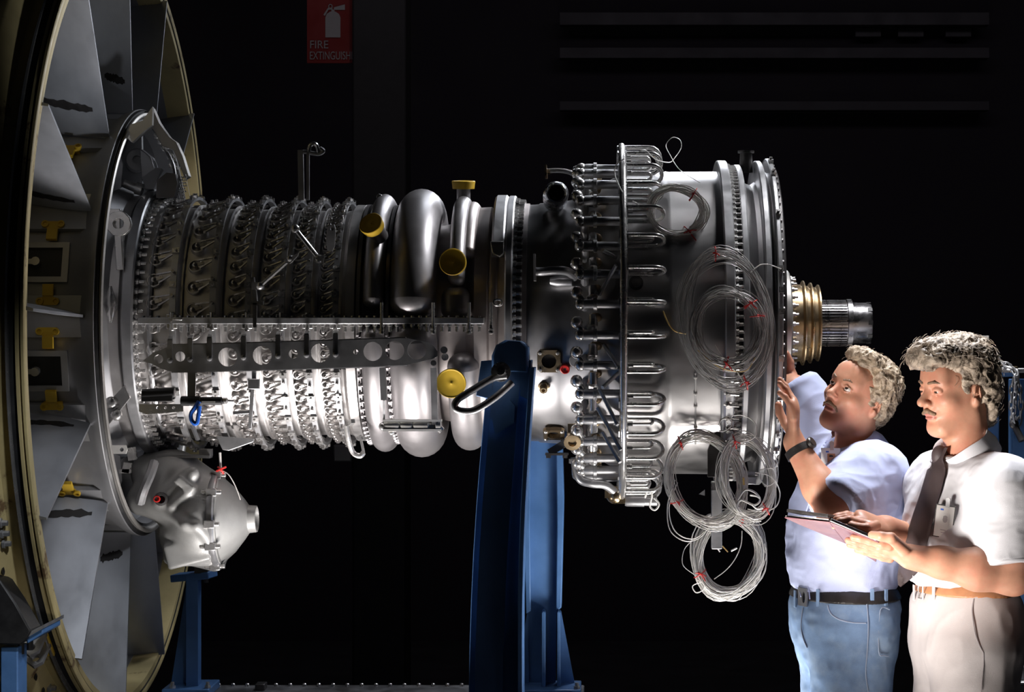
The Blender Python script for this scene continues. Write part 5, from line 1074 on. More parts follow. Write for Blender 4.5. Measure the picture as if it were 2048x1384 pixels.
def eyes(H, parent, look=(0, 0, 0)):
    for q in (1, -1):
        c = Vector((0.031 * q, 0.0793, 0.0098)); d = Vector((look[0], 1, look[2])).normalized()
        o = part('eyeball', MB().ball(c, 0.0124, 20, 14), EYEW, parent, smooth=60)
        o.matrix_basis = o.matrix_basis @ Matrix.Identity(4)
        o2 = part('iris', MB().spin(c, d, [(0.0119, 0.0058), (0.0126, 0.0042), (0.01275, 0.002), (0.0128, 0)], 18), IRIS, o, smooth=60)
        o.matrix_basis = H.mtx() @ Matrix.Diagonal((H.k, H.k, H.k, 1))
def finger(pts, r0, r1): return [(s_cap(pts[i], pts[i + 1], r0 + (r1 - r0) * i / (len(pts) - 1), r0 + (r1 - r0) * (i + 1) / (len(pts) - 1)), 0.004) for i in range(len(pts) - 1)]
def ray_hit(f, px, py, y0=-1.6, y1=0.6, n=500):
    """point where the sight line of a pixel meets the surface f = 0 (a way to read where a seam lies on the cloth)"""
    ys = np.linspace(y0, y1, n); pts = np.array([P(px, py, y) for y in ys], dtype=np.float32); d = f(pts)
    i = np.nonzero(d < 0)[0]
    if len(i) == 0: i = np.array([int(np.argmin(d))])
    i = int(i[0]); i = max(i, 1); a, b = pts[i - 1], pts[i]; da, db = d[i - 1], d[i]; t = da / (da - db) if da != db else 0
    return Vector((a + (b - a) * float(np.clip(t, 0, 1))).tolist())
def grad(f, p, e=0.003):
    p = np.array([p], dtype=np.float32)
    g_ = Vector([float(f(p + A3(*(e if i == j else 0 for i in range(3))))[0] - f(p - A3(*(e if i == j else 0 for i in range(3))))[0]) for j in range(3)])
    return g_.normalized()
def seam(name, f, pix, r, m, parent, off=0.0, sub=5, closed=False):
    pts = [ray_hit(f, px, py) for px, py in pix]; pts = [p + grad(f, p) * off for p in pts]
    return part(name, MB().tube(smooth_path(pts, sub), r, 5), m, parent, smooth=60)
def patch(name, f, outline_fn, nu, nv, off, th, m, parent):
    """cloth laid on a surface: grid of pixels -> points on f, lifted by off, thickness th"""
    V = []; 
    for i in range(nu + 1):
        for j in range(nv + 1):
            px, py = outline_fn(i / nu, j / nv); p = ray_hit(f, px, py); V.append(p + grad(f, p) * off)
    k = len(V); mb = MB(); W = [v - Vector((0, th, 0)) for v in V]; fs = []
    for i in range(nu):
        for j in range(nv):
            a = i * (nv + 1) + j; q = (a, a + 1, a + nv + 2, a + nv + 1); fs.append(tuple(x + k for x in q)); fs.append(q[::-1])
    rim_ = [i * (nv + 1) for i in range(nu + 1)] + [nu * (nv + 1) + j for j in range(1, nv + 1)] + [i * (nv + 1) + nv for i in range(nu - 1, -1, -1)] + list(range(nv - 1, 0, -1))
    for a, b in zip(rim_, rim_[1:] + rim_[:1]): fs.append((a, b, b + k, a + k))
    return part(name, mb.add(V + W, fs), m, parent, smooth=50)
def folds(amp, seeds, dirs=None):
    def g(V, G):
        d = np.zeros(len(V))
        for (sx, sy, sz, am, sd) in seeds:
            n_ = vnoise(V * np.array([sx, sy, sz]), 1.0, sd); d += am * (1 - np.abs(2 * n_ - 1) * 1.6)
        return (d * amp).astype(np.float32)
    return g
def hair_mesh(name, H, items, mtl, parent, seed, h=0.0028, amp=0.010, fine=0.006, sc=55, strands=900, slen=0.022, cutf=None):
    fl = s_union(items, 0.03); f = H.wrap(fl)
    def disp(V, G):
        q = ((V - H.cn) @ H.M).astype(np.float64)
        wv = np.stack([vnoise(q, 40, seed + 5), vnoise(q, 40, seed + 6), vnoise(q, 40, seed + 7)], -1) * 0.03
        a = vnoise(q + wv, sc, seed); b = vnoise(q + wv * 1.5, sc * 2.4, seed + 1)
        return (amp * (1 - 2 * np.abs(a - 0.5) * 2) * 0.6 + fine * (1 - 4 * np.abs(b - 0.5)) * 0.5).astype(np.float32)
    lo = np.array(H.c) - 0.17; hi = np.array(H.c) + 0.19
    me, V, Q = net_mesh(name, f, lo, hi, h, mtl, disp)
    o = link(name, me, parent)
    rng = random.Random(seed); co = np.empty(len(me.vertices) * 3, dtype=np.float32); me.vertices.foreach_get('co', co); co = co.reshape(-1, 3)
    mb = MB()
    for _ in range(strands):
        v = Vector(co[rng.randrange(len(co))].tolist()); n_ = (v - H.w(0, -0.01, 0.02)).normalized(); vl = v - H.c
        if vl.dot(H.f) > 0.045 and vl.dot(H.u) < 0.085: continue
        fl_ = -H.f * 0.7 - H.u * 0.5 + Vector((rng.uniform(-1, 1), rng.uniform(-1, 1), rng.uniform(-1, 1))) * 0.7; t = fl_ - n_ * fl_.dot(n_)
        if t.length < 1e-3: continue
        t.normalize(); b_ = n_.cross(t); L = slen * rng.uniform(0.6, 1.3); cu = rng.uniform(-1.2, 1.2)
        cu = cu if abs(cu) > 0.2 else 0.2
        pts = []
        for i in range(6):
            q = i / 5; a = cu * 2.2 * q; rr_ = L / (abs(cu) * 2.2)
            pts.append(v + n_ * (0.0028 * sin(pi * q)) + t * (rr_ * sin(abs(a))) + b_ * (rr_ * (1 - cos(a)) * (1 if cu > 0 else -1)))
        mb.tube(pts, 0.00045, 3, cap=False)
    s_ = part('hair_curls', mb, mtl, o, smooth=60, kind='stuff')
    return o, f
def lids_band(f, zc, hz, off, tilt=None):
    """band lying round a surface, between two heights (belts, cuffs, hems)"""
    def g(p):
        z = p[:, 2] - (zc if tilt is None else zc + tilt(p)); return smax(f(p) - off, np.abs(z) - hz, 0.004)
    return g
def leather(name, f, zc, hz, off, m, parent, lo, hi, h=0.005, tilt=None):
    me, _, _ = net_mesh(name, lids_band(f, zc, hz, off, tilt), lo, hi, h, m); return link(name, me, parent)
def bound(*pts, pad=0.1):
    a = np.array([tuple(p) for p in pts]); return a.min(0) - pad, a.max(0) + pad
def elbow_folds(c, k): return (26, 26, 26, k, 3)

# =============================================================== man in the blue shirt, reaching up to the rear flange
def build_man_one():
    Y1 = -0.46; p = lambda x, y, Y=Y1: P(x, y, Y)
    foot = p(1690, 1987)
    t = thing('person', 'man in pale blue shirt and jeans reaching up to the engine flange', 'person', (foot.x, Y1, 0.0))
    root_inv = Matrix.Translation(-Vector(t.location))
    H = Head(P(1714, 794, -0.455), 42, 17, 17, 0.92)
    hs = s_group(H.c, 0.155, H.wrap(head_sdf(1.0, 1.0)), 0.04)
    chest, belly, pel = p(1702, 1000), p(1684, 1110), p(1686, 1250)
    shl, shr = p(1752, 946, -0.60), p(1664, 890, -0.30)
    el, wl = p(1668, 1022, -0.72), p(1588, 884, -0.655)
    er, wr = p(1588, 782, -0.26), P(1574, 760, -0.19)
    yawv = (0.34, -0.94, 0)                                   # across-the-shoulders direction
    rotT = np.array([[0.94, 0.34, 0], [0.34, -0.94, 0], [0, 0, 1]], dtype=np.float32).T
    nb_, nt_ = p(1708, 918, -0.45), H.w(0, -0.028, -0.05)
    torso = [(s_ell(chest, (0.112, 0.165, 0.135), rotT), 0.06), (s_ell(belly, (0.122, 0.158, 0.165), rotT), 0.08), (s_ell(pel, (0.118, 0.160, 0.13), rotT), 0.06),
             (s_cap(p(1742, 948, -0.57), p(1684, 930, -0.34), 0.044, 0.044), 0.06)]
    armL = [(s_cap(shl, el, 0.056, 0.043), 0.05)]; armR = [(s_cap(shr, er, 0.056, 0.042), 0.05)]
    forL = [(s_cap(el, el + (wl - el) * 0.35, 0.043, 0.045), 0.02), (s_cap(el + (wl - el) * 0.35, wl, 0.045, 0.028), 0.02)]
    forR = [(s_cap(er, wr, 0.041, 0.028), 0.02)]
    # left hand flat against the flange, fingers up; little finger nearest
    X0 = 0.545
    kn = [P(1586, 826 - d, y) for d, y in ((0, -0.690), (7, -0.668), (10, -0.646), (6, -0.624))]
    hand = [(s_ecap(wl, (kn[1] + kn[2]) / 2 + Vector((0, 0, -0.006)), 0.030, 0.042, (0, 1, 0.1), 0.42), 0.02)]
    for i, (k0, L) in enumerate(zip(kn, (0.055, 0.072, 0.078, 0.070))):
        a = k0 + Vector((-0.008, 0, L * 0.42)); b = k0 + Vector((-0.020, 0.002, L * 0.74)); c = k0 + Vector((-0.034, 0.003, L * 0.95))
        hand += finger([k0 + Vector((0.002, 0, -0.012)), a, b, c], 0.0098, 0.0072)
    th = wl + (kn[3] - wl) * 0.35 + Vector((-0.006, 0.018, 0))
    hand += finger([wl + (kn[3] - wl) * 0.2 + Vector((0, 0.01, 0)), th + Vector((-0.012, 0.02, 0.018)), th + Vector((-0.026, 0.028, 0.045)), th + Vector((-0.030, 0.026, 0.066))], 0.0135, 0.0095)
    handR = [(s_ecap(wr, wr + Vector((-0.014, 0.045, 0.055)), 0.028, 0.036, (0.4, 1, 0), 0.45), 0.02)]
    for i in range(4):
        k0 = wr + Vector((-0.020 + 0.008 * i, 0.075 - 0.018 * i, 0.055))
        handR += finger([k0, k0 + Vector((-0.010, 0.01, 0.030)), k0 + Vector((-0.022, 0.012, 0.050)), k0 + Vector((-0.030, 0.012, 0.058))], 0.0095, 0.0075)
    handR += finger([wr + Vector((0.01, -0.015, 0.02)), wr + Vector((0.006, -0.035, 0.05)), wr + Vector((-0.006, -0.042, 0.075))], 0.012, 0.009)
    hipL, hipR = p(1704, 1270, -0.55), p(1684, 1270, -0.38)
    knL, knR = P(1702, 1610, -0.56), P(1672, 1610, -0.37); anL, anR = P(1716, 1930, -0.57), P(1690, 1930, -0.36)
    legs = [(s_cap(hipL, knL, 0.096, 0.064), 0.05), (s_cap(hipR, knR, 0.096, 0.064), 0.05), (s_cap(knL, anL, 0.060, 0.042), 0.03), (s_cap(knR, anR, 0.060, 0.042), 0.03)]
    neck = [(s_cap(nb_, nt_, 0.057, 0.052), 0.03)]
    hand = [(s_group(kn[1], 0.13, s_union(hand)), 0.02)]; handR = [(s_group(wr + Vector((0, 0.03, 0.06)), 0.13, s_union(handR)), 0.02)]
    body = s_union(torso + armL + armR + forL + forR + hand + handR + legs + neck + [(hs, 0.025)], 0.03)
    lo, hi = bound(anL, anR, H.w(0, 0, 0.13), el, wl, er, chest + Vector((0.14, 0, 0)), kn[0], p(1580, 1100), pad=0.09)
    me, V, Q = net_mesh('body', body, lo, hi, 0.0036, [SKIN, LIP])
    me.transform(root_inv)
    bo = link('body', me, t)
    # lips: faces round the mouth
    q = ((V - H.cn) @ H.M) / H.k; fc = q[Q].mean(1)
    lip = ((fc[:, 0] / 0.0235) ** 2 + ((fc[:, 2] + 0.0605) / 0.0095) ** 2 < 1) & (fc[:, 1] > 0.08)
    if len(me.polygons) == len(Q): me.polygons.foreach_set('material_index', lip.astype(np.int32))
    K = []
    def keep(o): o.matrix_basis = root_inv @ o.matrix_basis; K.append(o); return o
    n0 = set(bpy.data.objects)
    eyes(H, t, (0.15, 0, 0.25))
    # hair: curly, receding at the temples
    it = [(s_ell((0, -0.022, 0.062), (0.084, 0.100, 0.072)), 0.02), (s_ell((0, -0.068, 0.018), (0.074, 0.040, 0.080)), 0.03), (s_ell((0, 0.040, 0.110), (0.058, 0.040, 0.026)), 0.02),
          (s_ell((0.070, -0.035, 0.012), (0.018, 0.042, 0.045)), 0.02), (s_ell((-0.070, -0.035, 0.012), (0.018, 0.042, 0.045)), 0.02),
          (s_ell((0.071, -0.004, 0.020), (0.010, 0.022, 0.036)), 0.01), (s_ell((-0.071, -0.004, 0.020), (0.010, 0.022, 0.036)), 0.01), (s_ell((0, -0.070, -0.042), (0.056, 0.028, 0.034)), 0.03),
          ('-', s_ell((0, 0.105, 0.038), (0.082, 0.085, 0.060)), 0.010), ('-', s_ell((0.058, 0.068, 0.066), (0.028, 0.046, 0.042)), 0.010), ('-', s_ell((-0.058, 0.068, 0.066), (0.028, 0.046, 0.042)), 0.010),
          ('-', s_ell((0.086, -0.010, -0.012), (0.025, 0.022, 0.030)), 0.008), ('-', s_ell((-0.086, -0.010, -0.012), (0.025, 0.022, 0.030)), 0.008)]
    hair_mesh('hair', H, it, HAIR1, t, 3, amp=0.012, fine=0.007, sc=48)
    tash = H.wrap(s_union([(s_cap((0.003, 0.097, -0.046), (0.022, 0.091, -0.053), 0.0055, 0.0042), 0.003), (s_cap((-0.003, 0.097, -0.046), (-0.022, 0.091, -0.053), 0.0055, 0.0042), 0.003), (s_cap((0.022, 0.091, -0.053), (0.029, 0.084, -0.062), 0.0042, 0.0028), 0.003), (s_cap((-0.022, 0.091, -0.053), (-0.029, 0.084, -0.062), 0.0042, 0.0028), 0.003)], 0.004))
    me, _, _ = net_mesh('moustache', tash, np.array(H.w(0, 0.09, -0.05)) - 0.05, np.array(H.w(0, 0.09, -0.05)) + 0.05, 0.0018, TASH); link('moustache', me, t)
    for q_ in (1, -1):
        me, _, _ = net_mesh('eyebrow', H.wrap(s_union([(s_cap((0.016 * q_, 0.0975, 0.030), (0.032 * q_, 0.0925, 0.0345), 0.0028, 0.0030), 0.003), (s_cap((0.032 * q_, 0.0925, 0.0345), (0.047 * q_, 0.0785, 0.0305), 0.0030, 0.0018), 0.003)], 0.004)), np.array(H.w(0.031 * q_, 0.085, 0.03)) - 0.04, np.array(H.w(0.031 * q_, 0.085, 0.03)) + 0.04, 0.0016, TASH); link('eyebrow', me, t)
    # shirt
    o_ = 0.014
    tors2 = s_union(torso + [(s_cap(nb_ + Vector((0, 0, -0.04)), nb_ + Vector((0.0, 0, -0.01)), 0.058, 0.050), 0.03)], 0.03)
    sl = lambda a, b, e0, e1: (s_cap(a, b, e0, e1), 0.045)
    elc = shl + (el - shl) * 0.93; erc = shr + (er - shr) * 1.02
    raw = s_union([(tors2, 0.03), sl(shl, elc, 0.058, 0.066), sl(shr, erc, 0.066, 0.058), (s_ell(p(1720, 1000, -0.62), (0.06, 0.07, 0.10)), 0.06)], 0.03)
    dL = (el - shl).normalized(); dR = (er - shr).normalized(); aL, aR = A3(*elc), A3(*erc); dLn, dRn = A3(*dL), A3(*dR); slL, slR = A3(*shl), A3(*shr)
    zw = p(0, 1180, -0.6).z
    nc, nd = A3(*nb_), A3(*(nt_ - nb_).normalized())
    def shirt(P_):
        d = raw(P_) - o_
        tL = (P_ - aL) @ dLn; rL = np.sqrt(np.maximum((((P_ - aL) - tL[:, None] * dLn) ** 2).sum(1), 0)); near = np.maximum(rL - 0.11, -tL - 0.10)
        d = smax(d, np.where((tL > -0.12) & (rL < 0.10), tL, -1), 0.004)
        tR = (P_ - aR) @ dRn; rR = np.sqrt(np.maximum((((P_ - aR) - tR[:, None] * dRn) ** 2).sum(1), 0))
        d = smax(d, np.where((tR > -0.12) & (rR < 0.10), tR, -1), 0.004)
        tn = (P_ - nc) @ nd; rn = np.sqrt(np.maximum((((P_ - nc) - tn[:, None] * nd) ** 2).sum(1), 0))
        d = smax(d, np.where((rn < 0.085) & (tn > -0.05), tn - 0.004, -1.0), 0.004)
        return smax(d, zw - P_[:, 2], 0.006)
    fold = folds(1.0, [(9, 9, 16, 0.007, 1), (20, 20, 26, 0.0032, 2), (6, 6, 5, 0.006, 4), (45, 45, 55, 0.0010, 6)])
    me, _, _ = net_mesh('shirt', shirt, lo, hi, 0.0048, SHIRT1, fold); so = link('shirt', me, t)
    # sleeve hems, placket, pocket, buttons, collar
    part('sleeve_hem', MB().tube([elc + dL * 0.0 + (Vector((dL.z, 0, -dL.x)).normalized() * cos(a) + dL.cross(Vector((dL.z, 0, -dL.x)).normalized()) * sin(a)) * 0.0785 for a in np.linspace(0, 2 * pi, 41)[:-1]], 0.0045, 6, closed=True), SHIRT1, so, smooth=60)
    seam('placket', shirt, [(1645, 945), (1626, 990), (1610, 1040), (1600, 1100), (1598, 1150), (1602, 1190)], 0.0018, COLLAR1, so, 0.004)
    seam('placket', shirt, [(1668, 935), (1650, 985), (1634, 1040), (1622, 1100), (1618, 1150), (1620, 1195)], 0.0016, COLLAR1, so, 0.004)
    for bx, by in ((1606, 1075), (1602, 1128)):
        b = ray_hit(shirt, bx, by); part('button', MB().spin(b, grad(shirt, b), [(0, 0.0055), (0.005, 0.0055), (0.006, 0.004), (0.0055, 0)], 12), BUTTON, so)
    # collar: a folded band whose two points lie on the chest
    fx = Vector((-0.86, -0.50, 0)).normalized(); nx = (Vector((0, 0, 1)) + fx * 0.45).normalized(); fx = (fx - nx * fx.dot(nx)).normalized(); sx = nx.cross(fx); cb = nb_ + Vector((-0.004, 0, 0.024))
    mb = MB(); n = 28; vs = []
    for i in range(n + 1):
        a = R_(28 + (332 - 28) * i / n); d = fx * cos(a) + sx * sin(a); fr_ = max(0, cos(a)) ** 2
        base = cb - nx * 0.012; top = base + nx * (0.040 - 0.020 * fr_) + d * (0.064 + 0.010 * fr_); fold_ = base + nx * (0.046 - 0.02 * fr_) + d * (0.071 + 0.010 * fr_)
        out = base + nx * (-0.004 - 0.050 * fr_) + d * (0.098 + 0.034 * fr_)
        vs += [base + d * 0.060 + nx * 0.0, top, fold_, (fold_ + out) / 2 + d * 0.006, out, out - nx * 0.003 - d * 0.004]
    fs = [(i * 6 + j, i * 6 + j + 1, (i + 1) * 6 + j + 1, (i + 1) * 6 + j) for i in range(n) for j in range(5)]
    part('collar', mb.add(vs, fs), COLLAR1, so, smooth=60)
    # jeans
    jl = s_union([(s_ell(pel, (0.120, 0.162, 0.135), rotT), 0.06), (s_cap(hipL, knL, 0.100, 0.078), 0.05), (s_cap(hipR, knR, 0.100, 0.078), 0.05), (s_cap(knL, anL, 0.076, 0.074), 0.03), (s_cap(knR, anR, 0.076, 0.074), 0.03), (s_ell(p(1690, 1200), (0.118, 0.155, 0.06), rotT), 0.05)], 0.03)
    ztop = p(0, 1172, -0.6).z
    def tiltz(P_): return (P_[:, 0] - pel.x) * 0.0 + 0.0
    jeans = lambda P_: smax(smax(jl(P_) - 0.012, P_[:, 2] - ztop, 0.006), 0.035 - P_[:, 2], 0.006)
    me, _, _ = net_mesh('jeans', jeans, (lo[0], lo[1], 0.0), (hi[0], hi[1], ztop + 0.02), 0.0055, JEANS, folds(1.0, [(14, 14, 22, 0.0028, 11), (30, 30, 40, 0.0015, 12)])); jo = link('jeans', me, t)
    jb = lambda P_: jl(P_) - 0.012
    bl = leather('belt', jb, p(0, 1192, -0.6).z, 0.0185, 0.0065, BLACKL, t, (lo[0], lo[1], p(0, 1240).z), (hi[0], hi[1], p(0, 1150).z), 0.0045)
    for px in (1596, 1640, 1742, 1768):
        b = ray_hit(jb, px, 1199); g_ = grad(jb, b); r_ = g_.to_track_quat('Z', 'Y').to_matrix()
        z = Vector((0, 0, 1)); x_ = z.cross(g_).normalized(); m = Matrix((x_, g_.cross(x_) * -1 if False else z, g_)).transposed()
        part('belt_loop', MB().box(b + g_ * 0.009, (0.011, 0.046, 0.004), m), JEANS, jo, bevel=0.001)
    b = ray_hit(jb, 1612, 1196); g_ = grad(jb, b); x_ = Vector((0, 0, 1)).cross(g_).normalized(); m = Matrix((x_, Vector((0, 0, 1)), g_)).transposed()
    part('buckle', MB().plate([(-0.021, -0.024), (0.021, -0.024), (0.024, 0.0), (0.021, 0.024), (-0.021, 0.024)], [circ(0.006, 0, 0.009, 10, 0.016)[::-1]], b + g_ * 0.009, m @ Vector((1, 0, 0)), Vector((0, 0, 1)), 0.004), STEEL, bl)
    seam('pocket_seam', jeans, [(1657, 1212), (1663, 1228), (1680, 1240), (1705, 1246), (1731, 1247)], 0.0018, SEAM, jo, 0.0055)
    seam('side_seam', jeans, [(1732, 1205), (1735, 1250), (1733, 1300), (1730, 1345), (1735, 1384)], 0.0016, SEAM, jo, 0.0055)
    seam('fly_seam', jeans, [(1609, 1215), (1606, 1250), (1610, 1275), (1618, 1295)], 0.0016, SEAM, jo, 0.0055)
    seam('back_pocket_seam', jeans, [(1776, 1220), (1758, 1222), (1755, 1302), (1766, 1310), (1774, 1312)], 0.0016, SEAM, jo, 0.0055)
    # wrist watch
    d = (wl - el).normalized(); c = wl - d * 0.028; u = d.orthogonal().normalized(); v = d.cross(u)
    wt = part('wristwatch', MB().tube([c + (u * cos(a) + v * sin(a)) * 0.0335 for a in np.linspace(0, 2 * pi, 33)[:-1]], 0.004, 6, closed=True).lathe([(0, 0)], 3) if False else MB().spin(c, d, [(-0.010, 0.031), (-0.010, 0.0385), (0.010, 0.0375), (0.010, 0.030)], 32), BLACKL, t, smooth=40)
    wd = Vector((0.85, -0.5, 0.2)); wd = (wd - d * wd.dot(d)).normalized()
    part('watch_case', MB().spin(c + wd * 0.036, wd, [(0, 0.015), (0.008, 0.016), (0.011, 0.013), (0.011, 0.011), (0.0105, 0)], 20), BLACKL, wt)
    # finger ring
    rr = kn[1] + Vector((-0.003, 0, 0.014)); part('finger_ring', MB().tube([rr + Vector((cos(a), sin(a), 0)) * 0.0102 for a in np.linspace(0, 2 * pi, 17)[:-1]], 0.0018, 6, closed=True), GOLD, t, smooth=60)
    for an, sg_ in ((anL, 1), (anR, 1)):
        me, _, _ = net_mesh('shoe', s_union([(s_ell((an.x - 0.07, an.y, 0.045), (0.14, 0.046, 0.045)), 0.02), (s_ell((an.x, an.y, 0.07), (0.05, 0.042, 0.055)), 0.03), ('&', lambda P_: -P_[:, 2] + 0.004, 0.004)], 0.02), (an.x - 0.24, an.y - 0.08, -0.01), (an.x + 0.09, an.y + 0.08, 0.15), 0.007, SHOE); link('shoe', me, t)
    for o in set(bpy.data.objects) - n0:
        if o.parent == t: o.matrix_basis = root_inv @ o.matrix_basis
    # clipped identity badge on the shirt front
    b = ray_hit(shirt, 1667, 925); g_ = grad(shirt, b); bd = thing('identity_badge', 'identity badge with a small portrait on the blue shirt', 'badge', tuple(b + g_ * 0.010))
    badge(bd, Vector((0.93, -0.30, 0)), Vector((0.25, -0.15, 0.95)), 0.046, 0.060, True)
    return t
def badge(bd, ux, uy, w_, h_, portrait):
    ux = ux.normalized(); uy = (uy - ux * uy.dot(ux)).normalized(); nz = ux.cross(uy); M = Matrix((ux, uy, nz)).transposed().to_4x4()
    def add(name, mb, m, dz=0): o = part(name, mb, m, bd); o.matrix_basis = M; return o
    add('badge_sleeve', MB().box((0, 0, 0), (w_ + 0.005, h_ + 0.005, 0.002)), BLACKL if not portrait else BADGE)
    add('badge_card', MB().box((0, 0, 0.0014), (w_, h_, 0.0014)), BADGE)
    ph_ = MB().box((0.002, 0.006 if portrait else 0.004, 0.0023), (w_ * 0.46, h_ * 0.40, 0.0006))
    add('portrait_photo', ph_, TANL if portrait else BADGE)
    add('portrait_head', MB().ball((0.002, 0.005, 0.0026), 0.0062, 10, 6, (1, 1.3, 0.1)), SKIN if portrait else SEAMG)
    add('portrait_hair', MB().ball((0.002, 0.011, 0.0027), 0.0058, 10, 6, (1, 0.6, 0.1)), BLACKL if portrait else SEAMG)
    add('blue_mark', MB().box((-w_ * 0.18, h_ * 0.38, 0.0022), (0.008, 0.004, 0.0006)), BLUECLIP)
    add('print_line', MB().box((0, -h_ * 0.28, 0.0022), (w_ * 0.3, 0.0022, 0.0006)).box((0, -h_ * 0.36, 0.0022), (w_ * 0.22, 0.0018, 0.0006)), SEAMG)
    add('badge_clip', MB().box((0.004, h_ / 2 + 0.008, 0.001), (0.010, 0.022, 0.004)).cyl((0.004, h_ / 2 + 0.016, 0), (0.004, h_ / 2 + 0.016, 0.006), 0.006, 10), STEEL)
man1 = build_man_one()
# =============================================================== man in the white shirt and tie, reading from a folder
def build_man_two():
    Y2 = -0.80; p = lambda x, y, Y=Y2: P(x, y, Y)
    foot = P(1925, 0, Y2)
    t = thing('person', 'man in white shirt and dark striped tie holding an open folder', 'person', (foot.x, Y2, 0.0))
    root_inv = Matrix.Translation(-Vector(t.location)); n0 = set(bpy.data.objects)
    H = Head(P(1911, 783, -0.80), 27, -4, 1, 0.93)
    hs = s_group(H.c, 0.155, H.wrap(head_sdf(0.25, 1.15, 1.06)), 0.04)
    chest, belly, pel = p(1940, 1030), p(1926, 1120), p(1934, 1262)
    rotT = np.array([[0.90, 0.44, 0], [0.44, -0.90, 0], [0, 0, 1]], dtype=np.float32).T
    nb_, nt_ = p(1932, 925), H.w(0, -0.030, -0.05)
    shl, shr = p(2010, 985, -0.955), p(1872, 970, -0.65)
    el, wl = p(2026, 1152, -1.02), p(1822, 1114, -1.02)
    er, wr = p(1905, 1120, -0.60), p(1775, 1055, -0.84)
    torso = [(s_ell(chest, (0.112, 0.168, 0.132), rotT), 0.06), (s_ell(belly, (0.098, 0.140, 0.15), rotT), 0.07), (s_ell(pel, (0.104, 0.146, 0.12), rotT), 0.06),
             (s_cap(p(1985, 968, -0.91), p(1902, 960, -0.69), 0.044, 0.044), 0.06)]
    armL = [(s_cap(shl, el, 0.054, 0.045), 0.05)]; armR = [(s_cap(shr, er, 0.054, 0.043), 0.05)]
    d_ = wl - el
    forL = [(s_cap(el, el + d_ * 0.35, 0.045, 0.050), 0.02), (s_cap(el + d_ * 0.35, el + d_ * 0.7, 0.050, 0.037), 0.02), (s_cap(el + d_ * 0.7, wl, 0.037, 0.030), 0.02)]
    forR = [(s_cap(er, er + (wr - er) * 0.4, 0.043, 0.045), 0.02), (s_cap(er + (wr - er) * 0.4, wr, 0.045, 0.029), 0.02)]
    # left hand: palm up below the folder, four fingers underneath, thumb over the near edge
    pc = P(1778, 1096, -1.01)
    hand = [(s_ecap(wl, pc, 0.032, 0.043, (0.1, 1, -0.5), 0.50), 0.02)]
    for i, (px, py, Y, L) in enumerate(((1764, 1090, -1.045, 0.9), (1760, 1098, -1.02, 1.0), (1760, 1106, -0.995, 0.95), (1766, 1114, -0.972, 0.8))):
        k0 = P(px, py, Y); q = lambda dx, dy, dY: P(px + dx * L, py + dy * L, Y + dY)
        hand += finger([P(px + 14, py + 3, Y), k0, q(-26, -8, 0.005), q(-48, -14, 0.008), q(-64, -17, 0.012)], 0.0112, 0.0082)
    hand += finger([P(1808, 1098, -1.05), P(1782, 1076, -1.085), P(1762, 1073, -1.085), P(1744, 1070, -1.07)], 0.0150, 0.0098)
    # right hand: laid over the far edge of the pages, fingertips curling under
    hc = P(1735, 1044, -0.93)
    handR = [(s_ecap(wr, hc, 0.030, 0.040, (0.1, 1, 0.25), 0.48), 0.02)]
    for i, (px, py, Y) in enumerate(((1722, 1046, -0.975), (1716, 1042, -0.955), (1714, 1038, -0.932), (1718, 1036, -0.91))):
        handR += finger([P(px + 16, py + 2, Y), P(px, py, Y), P(px - 24, py - 7, Y - 0.004), P(px - 42, py - 4, Y - 0.006), P(px - 54, py + 6, Y - 0.006)], 0.0102, 0.0078)
    handR += finger([P(1752, 1050, -0.97), P(1735, 1056, -0.995), P(1716, 1054, -0.995), P(1702, 1050, -0.99)], 0.0125, 0.0090)
    # fingertips under the folder's far cover
    hipL, hipR = p(1948, 1300, -0.885), p(1912, 1300, -0.715)
    knL, knR = P(1955, 1660, -0.89), P(1908, 1660, -0.71); anL, anR = P(1975, 2010, -0.90), P(1930, 2010, -0.70)
    legs = [(s_cap(hipL, knL, 0.094, 0.062), 0.05), (s_cap(hipR, knR, 0.094, 0.062), 0.05), (s_cap(knL, anL, 0.058, 0.042), 0.03), (s_cap(knR, anR, 0.058, 0.042), 0.03)]
    neck = [(s_cap(nb_, nt_, 0.058, 0.054), 0.03)]
    hand = [(s_group(P(1750, 1096, -1.01), 0.17, s_union(hand)), 0.02)]; handR = [(s_group(P(1725, 1046, -0.95), 0.15, s_union(handR)), 0.02)]
    body = s_union(torso + armL + armR + forL + forR + hand + handR + legs + neck + [(hs, 0.025)], 0.03)
    lo, hi = bound(anL, anR, H.w(0, 0, 0.13), el, P(1640, 1040, -1.0), wl, er, chest + Vector((0.16, 0.1, 0)), pad=0.10)
    me, V, Q = net_mesh('body', body, lo, hi, 0.0036, [SKIN, LIP])
    link('body', me, t)
    q = ((V - H.cn) @ H.M) / H.k; fc = q[Q].mean(1)
    lip = ((fc[:, 0] / 0.0235) ** 2 + ((fc[:, 2] + 0.0605) / 0.0095) ** 2 < 1) & (fc[:, 1] > 0.08)
    if len(me.polygons) == len(Q): me.polygons.foreach_set('material_index', lip.astype(np.int32))
    eyes(H, t, (0.1, 0, -0.5))
